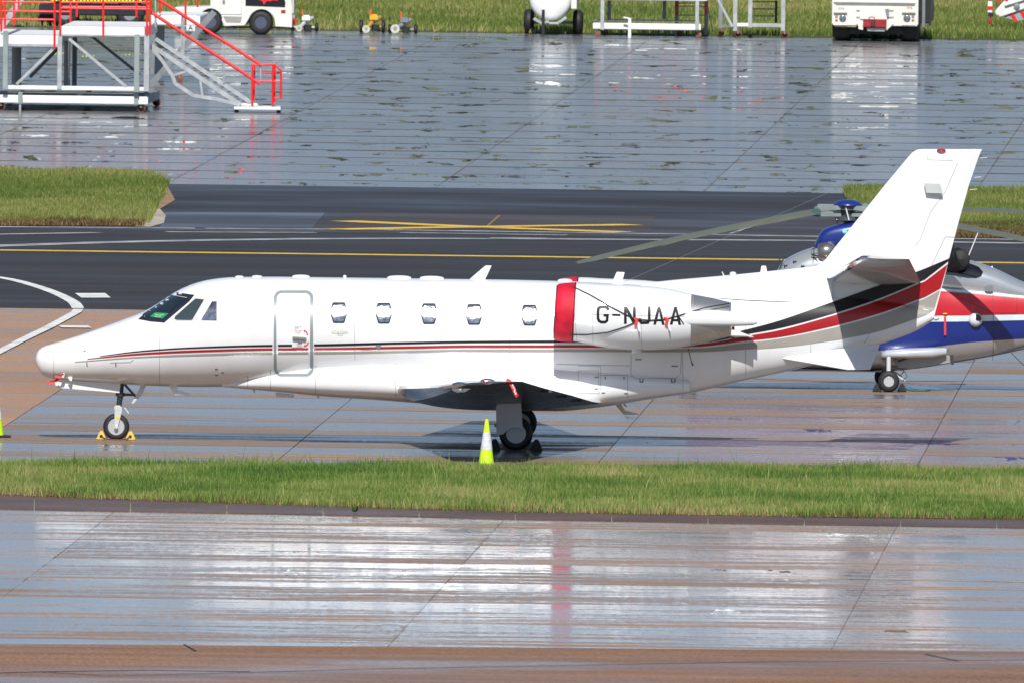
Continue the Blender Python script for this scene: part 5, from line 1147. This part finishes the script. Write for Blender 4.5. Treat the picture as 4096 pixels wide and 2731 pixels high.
# tow bars lying at the grass edge
def towbar(gx, gy, wl, wr, wr_r, head, hr, m, label, extra):
    P = Prop(gx, gy, 'tow_bar', label, 'tow bar', 'aircraft tow bars parked on the grass edge')
    for x in (wl, wr):
        lx = P.F(x, gy - 6, .5)[0]; wheel(P.r, (lx, .5, wr_r), wr_r, .10, wr_r * .5, tyre, rimd, n=20).rotation_euler = (0, 0, math.pi / 2)
    a = P.F(wl, gy - 6, .5)[0]; b = P.F(wr, gy - 6, .5)[0]; MB().bar((a, .5, wr_r), (b, .5, wr_r), .05, .05).build('axle', m, P.r)
    hx1, hz1 = P.F(head, gy - hr * 1.1, -.9); MB().tube([(hx1, -.9, hz1), ((a + b) / 2, .5, wr_r + .12), ((a + b) / 2 + .14, 2.2, wr_r + .22)], [.05, .07, .06], 12).build('draw_tube', m, P.r, smooth=True)
    MB().lathe([(hr / 137, -.05), (hr / 137, .05), (hr / 137 * .45, .06), (hr / 137 * .45, -.05)], (hx1, -.95, hz1), n=24).build('towing_eye', mat('pale towing eye', (.55, .56, .48), .5, var=.3, vscale=12), P.r, smooth=True)
    MB().box(((a + b) / 2 + .05, .4, wr_r + .26), (.24, .3, .18)).build('winch_box', extra, P.r, bevel=.03)
    MB().tube([((a + b) / 2 - .04, .3, wr_r + .3), ((a + b) / 2 - .05, .3, wr_r + .5)], .025, 8).build('brake_lever', mat('orange lever', (.85, .12, .01), .5), P.r)
    MB().box(((a + b) / 2 + .1, .6, wr_r * .8), (.22, .8, .16)).build('lower_frame', darkv, P.r, bevel=.02)
towbar(1198, 128, 1170, 1266, .13, 1197, 13, mat('white towbar tube', (.6, .6, .58), .4), 'white tow bar with red spring beside the white tug', mat('white winch case', (.75, .75, .72), .4))
towbar(1480, 134, 1445, 1533, .19, 1465, 15, mat('yellow towbar tube', (.62, .36, .05), .5, var=.4, vscale=8), 'yellow tow bar with two tall black wheels on the grass edge', mat('yellow winch case', (.75, .42, .03), .4))
towbar(1600, 136, 1560, 1663, .13, 1581, 18, mat('grey towbar tube', (.30, .30, .33), .4), 'grey tow bar with pale ring and orange lever right of the yellow one', galvd)

# white tank trailer seen end on
Q = Prop(2200, 142, 'tank_trailer', 'white round tank trailer on two black tyres seen end on', 'trailer')
cx0, cz0 = Q.F(2200, 0, 0); rr_ = 83 / 137.6
MB().lathe([(0, -.10), (rr_ * .5, -.085), (rr_ * .85, -.03), (rr_, .05), (rr_, 3.2), (rr_ * .8, 3.3), (0, 3.32)], (cx0, .3, cz0), n=48).build('tank', mat('gloss white tank', (.78, .78, .76), .25, coat=.5, var=.04), Q.r, smooth=True, angle=50)
for x in (2116, 2312): wheel(Q.r, (Q.F(x, 100, 1.6)[0], 1.6, .36), .36, .29, .18, tyre, rimw).rotation_euler = (0, 0, math.pi / 2)
Q.bar('axle', (2116, 90), (2312, 92), .09, galvd, 1.6); Q.bar('cradle', (2135, 75), (2175, 98), .08, galv, .3); Q.bar('cradle', (2265, 70), (2225, 98), .08, galv, .3); Q.box('drawbar', 2165, 90, 2235, 99, galv, -.4, 1.6)
Q.box('jockey_leg', 2167, 40, 2178, 142, darkv, -.5, -.42); Q.box('tank_box', 2284, -40, 2306, 40, gw, .5, 2.8, .03); Q.box('tow_eye', 2180, 84, 2196, 94, galv, -.7, -.4)

# flat steel staging
E = Prop(2600, 150, 'staging', 'long low white steel staging on castors right of the tank trailer', 'staging')
E.box('base_beam', 2372, 92, 2803, 123, alu, 0, .2, .015); E.box('rear_beam', 2380, 78, 2795, 90, galvd, 2.2, 2.35); E.box('top_rail', 2372, 84, 2795, 88, galv, .0, .1)
E.box('deck', 2380, -28, 2828, 6, alu, 0, 2.4, .015)
for x, y in ((2403, 86), (2782, 86)): E.box('post', x, 2, x + 13, 121, galv, -.1, .0)
for x in (2430, 2651, 2700, 2818): E.box('rear_post', x, 4, x + 13, 78 if x < 2690 else 145, galvd, 2.2, 2.3)
for x in (2708, 2822): E.tube('red_rail_post', [(x, -80), (x, 62)], .03, rail, 2.1)
for y in (14, 26, 62): E.bar('ladder_rung', (2715, y), (2818, y), .03, galvd, 2.2)
E.box('stabiliser', 2513, 73, 2524, 152, alu, -.3, -.2); E.bar('stabiliser_handle', (2494, 70), (2522, 76), .04, alu, -.25); E.bar('slant_wire', (2828, 20), (2852, 130), .03, darkv, .2)
for x in (2390, 2792): E.castor(x, .1, .09, rust)
for x in (2420, 2716): E.castor(x, 2.2, .08, rust)
railset(E, [(2390, -120, -28), (2520, -120, -28), (2660, -120, -28), (2815, -120, -28)], [(2390, -118, 2815, -118), (2390, -72, 2815, -72)], -.02)
# step staging
F_ = Prop(3040, 152, 'step_staging', 'tall silver step frame on rusty castors left of the white truck', 'staging')
for x, yb in ((2935, 126), (2995, 112), (3127, 126)): F_.box('post', x, -140, x + 13, yb, galv, 0, .1)
F_.box('post', 2877, -140, 2890, 116, galvd, 1.2, 1.3); F_.box('post', 3100, 3, 3108, 93, darkv, 1.6, 1.7)
F_.box('cross_beam', 2948, 93, 2995, 108, alu, .0, .08); F_.box('cross_beam', 3007, 94, 3127, 111, galv, .02, .1); F_.box('cross_beam', 2890, 101, 2935, 112, galvd, 1.2, 1.3); F_.bar('brace', (2873, 0), (2930, 108), .07, galv, -.05)
for y in (8, 37, 65): F_.bar('tread', (3008, y), (3100, y), .04, galvd, 1.4)
F_.box('platform_deck', 2960, -40, 3135, -3, alu, 0, 1.8, .01)
for x, d in ((2950, .05), (3137, .05), (2884, 1.25)): F_.castor(x, d, .11, rust)
railset(F_, [(2965, -150, -40), (3050, -150, -40), (3130, -150, -40)], [(2965, -148, 3130, -148), (2965, -95, 3130, -95)], -.02)
# white pushback truck seen from its end
W = Prop(3500, 168, 'aircraft_tractor', 'big white aircraft tractor seen end on with red tow coupling and round headlights', 'tractor')
W.box('body', 3330, -90, 3672, 107, gw, 0, 5.5, .05); W.box('upper_panel', 3336, -80, 3662, 16, gw, -.06, 0, .015); W.box('cab', 3340, -190, 3560, -90, gw, .2, 3.0, .06); W.box('cab_window', 3355, -170, 3545, -110, glass, .17, .2)
W.box('bumper', 3333, 24, 3668, 107, gw, -.05, 0, .012); W.box('lower_lip', 3338, 104, 3425, 110, mat('rusty lip', (.40, .33, .20), .6, var=.4, vscale=12), -.03, 0)
yg = mat('grimy yellow edge', (.42, .40, .22), .6, var=.4, vscale=10)
W.box('edge_gap', 3342, 18, 3660, 22, yg, -.04, 0, 0)
for x0, x1 in ((3425, 3451), (3550, 3574)):
    for y in (41, 68, 97): W.box('slot', x0, y, x1, y + 6, mat('slot shade', (.25, .25, .18), .6), -.062, -.05, 0)
W.box('center_plate', 3440, 30, 3548, 80, gw, -.09, -.05, .01)
W.box('coupling', 3452, 78, 3546, 112, mat('grimy red coupling', (.34, .015, .02), .55, var=.5, vscale=7), -.22, -.05, .02); W.box('coupling_pin', 3483, 82, 3502, 108, mat('dark red block', (.10, .01, .01), .6), -.25, -.22, .01)
W.poly('coupling_arm', [(3432, 98), (3452, 98), (3452, 122), (3434, 118)], gw, -.15, -.05); W.poly('coupling_arm', [(3546, 98), (3572, 100), (3545, 124), (3546, 112)], gw, -.15, -.05); W.poly('coupling_base', [(3466, 112), (3544, 112), (3538, 128), (3470, 126)], galv, -.12, .1)
W.tube('pin_handle', [(3476, 80), (3477, 71), (3486, 69), (3497, 71), (3498, 80)], .012, darkv, -.2); W.poly('hose_box', [(3540, 38), (3555, 36), (3556, 70), (3548, 72)], galvd, -.12, -.05)
for x in (3371, 3628):
    lx, lz_ = W.F(x, 73, -.05)
    b_ = W.box('lamp_recess', x - 36 if x < 3500 else x - 20, 52, x + 18 if x < 3500 else x + 34, 103, gw, -.07, -.05, .004)
    MB().lathe([(.10, 0), (.10, -.03), (.085, -.04), (.05, -.055), (0, -.06)], (0, 0, 0), n=28).build('headlight', mat('headlight glass', (.25, .27, .28), .1, metal=.6, coat=1), W.r, smooth=True, loc=(lx, -.07, lz_))
    W.box('visor', x - 36 if x < 3500 else x - 20, 50, x + 18 if x < 3500 else x + 34, 54, yg, -.14, -.05, 0)
for x in (3346, 3652): W.box('amber_indicator', x - 5, 78, x + 5, 87, mat('orange lens', (.55, .10, .01), .3), -.085, -.05, .004); W.box('side_indicator', x - 5, 62, x + 5, 73, galvd, -.085, -.05, .004)
def ptext(P, name, txt, x0, y0, x1, y1, m, d):
    polys = text_polys(txt, x0, y0, x1, y1); mb = MB()
    for p in polys: mb.add([(x, d, z) for x, z in [P.F(*v, d) for v in p]], [tuple(range(len(p)))])
    return mb.build(name, m, P.r)
ptext(W, 'fleet_number', '076', 3354, 31, 3377, 39, txt_red, -.066); ptext(W, 'fleet_number', '076', 3627, 28, 3650, 37, txt_red, -.066)
for x in (3372, 3640):
    for d in (.7, 1.9, 4.2): wheel(W.r, (W.F(x, 140, d)[0], d, .50), .50, .60, .25, tyre, rimd).rotation_euler = (0, 0, 0)
for o_ in [c for c in W.r.children if c.name.startswith('wheel')]: o_.rotation_euler = (0, 0, math.pi / 2)
W.box('underbody', 3345, 106, 3665, 140, darkv, .3, 5.2, .02); W.box('side_panel', 3672, -80, 3722, 95, darkv, .8, 5.4, .03); W.box('side_chrome', 3690, -60, 3700, 112, galvd, .6, .8); W.box('side_chrome', 3716, -60, 3724, 105, galv, 3.6, 3.8)
# crane boom with hook block at the top right
C_ = Prop(4300, 130, 'mobile_crane', 'white crane with red striped jib head and hanging hook block at the top right', 'crane')
crw = mat('crane white', (.72, .72, .69), .4, var=.15); crr = mat('crane red', (.62, .02, .02), .4)
C_.poly('jib_head', [(3979, 48), (3990, 34), (4010, 12), (4030, -12), (4300, -40), (4700, -70), (4700, 20), (4300, 26), (4096, 38), (4060, 50), (4002, 70), (3985, 60)], crw, 0, .5, .02)
C_.poly('jib_underplate', [(4002, 50), (4160, 36), (4400, 28), (4400, 60), (4096, 82), (4068, 86), (4020, 74)], mat('crane grey plate', (.33, .33, .34), .5, var=.3, vscale=6), .08, .42)
for x in (4034, 4078, 4150): C_.poly('red_chevron', [(x, 48), (x + 14, 44), (x + 36, 84), (x + 22, 86)], crr, .065, .08, 0)
C_.poly('red_chevron', [(3990, 12), (4000, -14), (4018, -18), (3996, 16)], crr, -.02, 0, 0); C_.poly('red_chevron', [(4018, 4), (4030, -16), (4044, -18), (4030, 6)], crr, -.02, 0, 0)
C_.tube('top_rail', [(4020, 22), (4110, -6), (4300, -30)], .04, crw, -.05); lx, lz_ = C_.F(4067, 26, -.03); MB().lathe([(.09, .02), (.09, -.02), (.03, -.03), (0, -.03)], (lx, -.03, lz_), n=20).build('sheave', galvd, C_.r)
hb_ = C_.box('hook_block', 3951, 6, 3969, 53, crw, .1, .3, .02); C_.box('red_ring', 3950, 26, 3970, 41, crr, .09, .31, .005, hb_); C_.box('block_base', 3952, 53, 3973, 68, darkv, .1, .3, .01, hb_)
C_.tube('hoist_rope', [(3960, 6), (3962, -40), (4010, -60)], .012, darkv, .2, hb_); hx1, hz1 = C_.F(3962, 88, .2); MB().lathe([(0, .085), (.05, .07), (.055, .0), (.03, -.06), (0, -.075)], (0, 0, 0), axis='z', n=18).build('hook_ball', crr, hb_, smooth=True, loc=(hx1, .2, hz1)); C_.box('hook_shank', 3959, 68, 3965, 80, crr, .17, .23, .005, hb_)
C_.box('carrier', 4350, -10, 5400, 70, crw, -.6, 1.9, .05); C_.box('cab', 4420, -180, 4700, -10, crw, -.6, 1.5, .08); C_.bar('main_boom', (4300, -20), (5400, -260), .6, crw, .3)
for x in (4480, 4640, 5050, 5210):
    for d in (-.5, 1.7): wheel(C_.r, (C_.F(x, 100, d)[0], d, .55), .55, .35, .28, tyre, rimd, n=24)
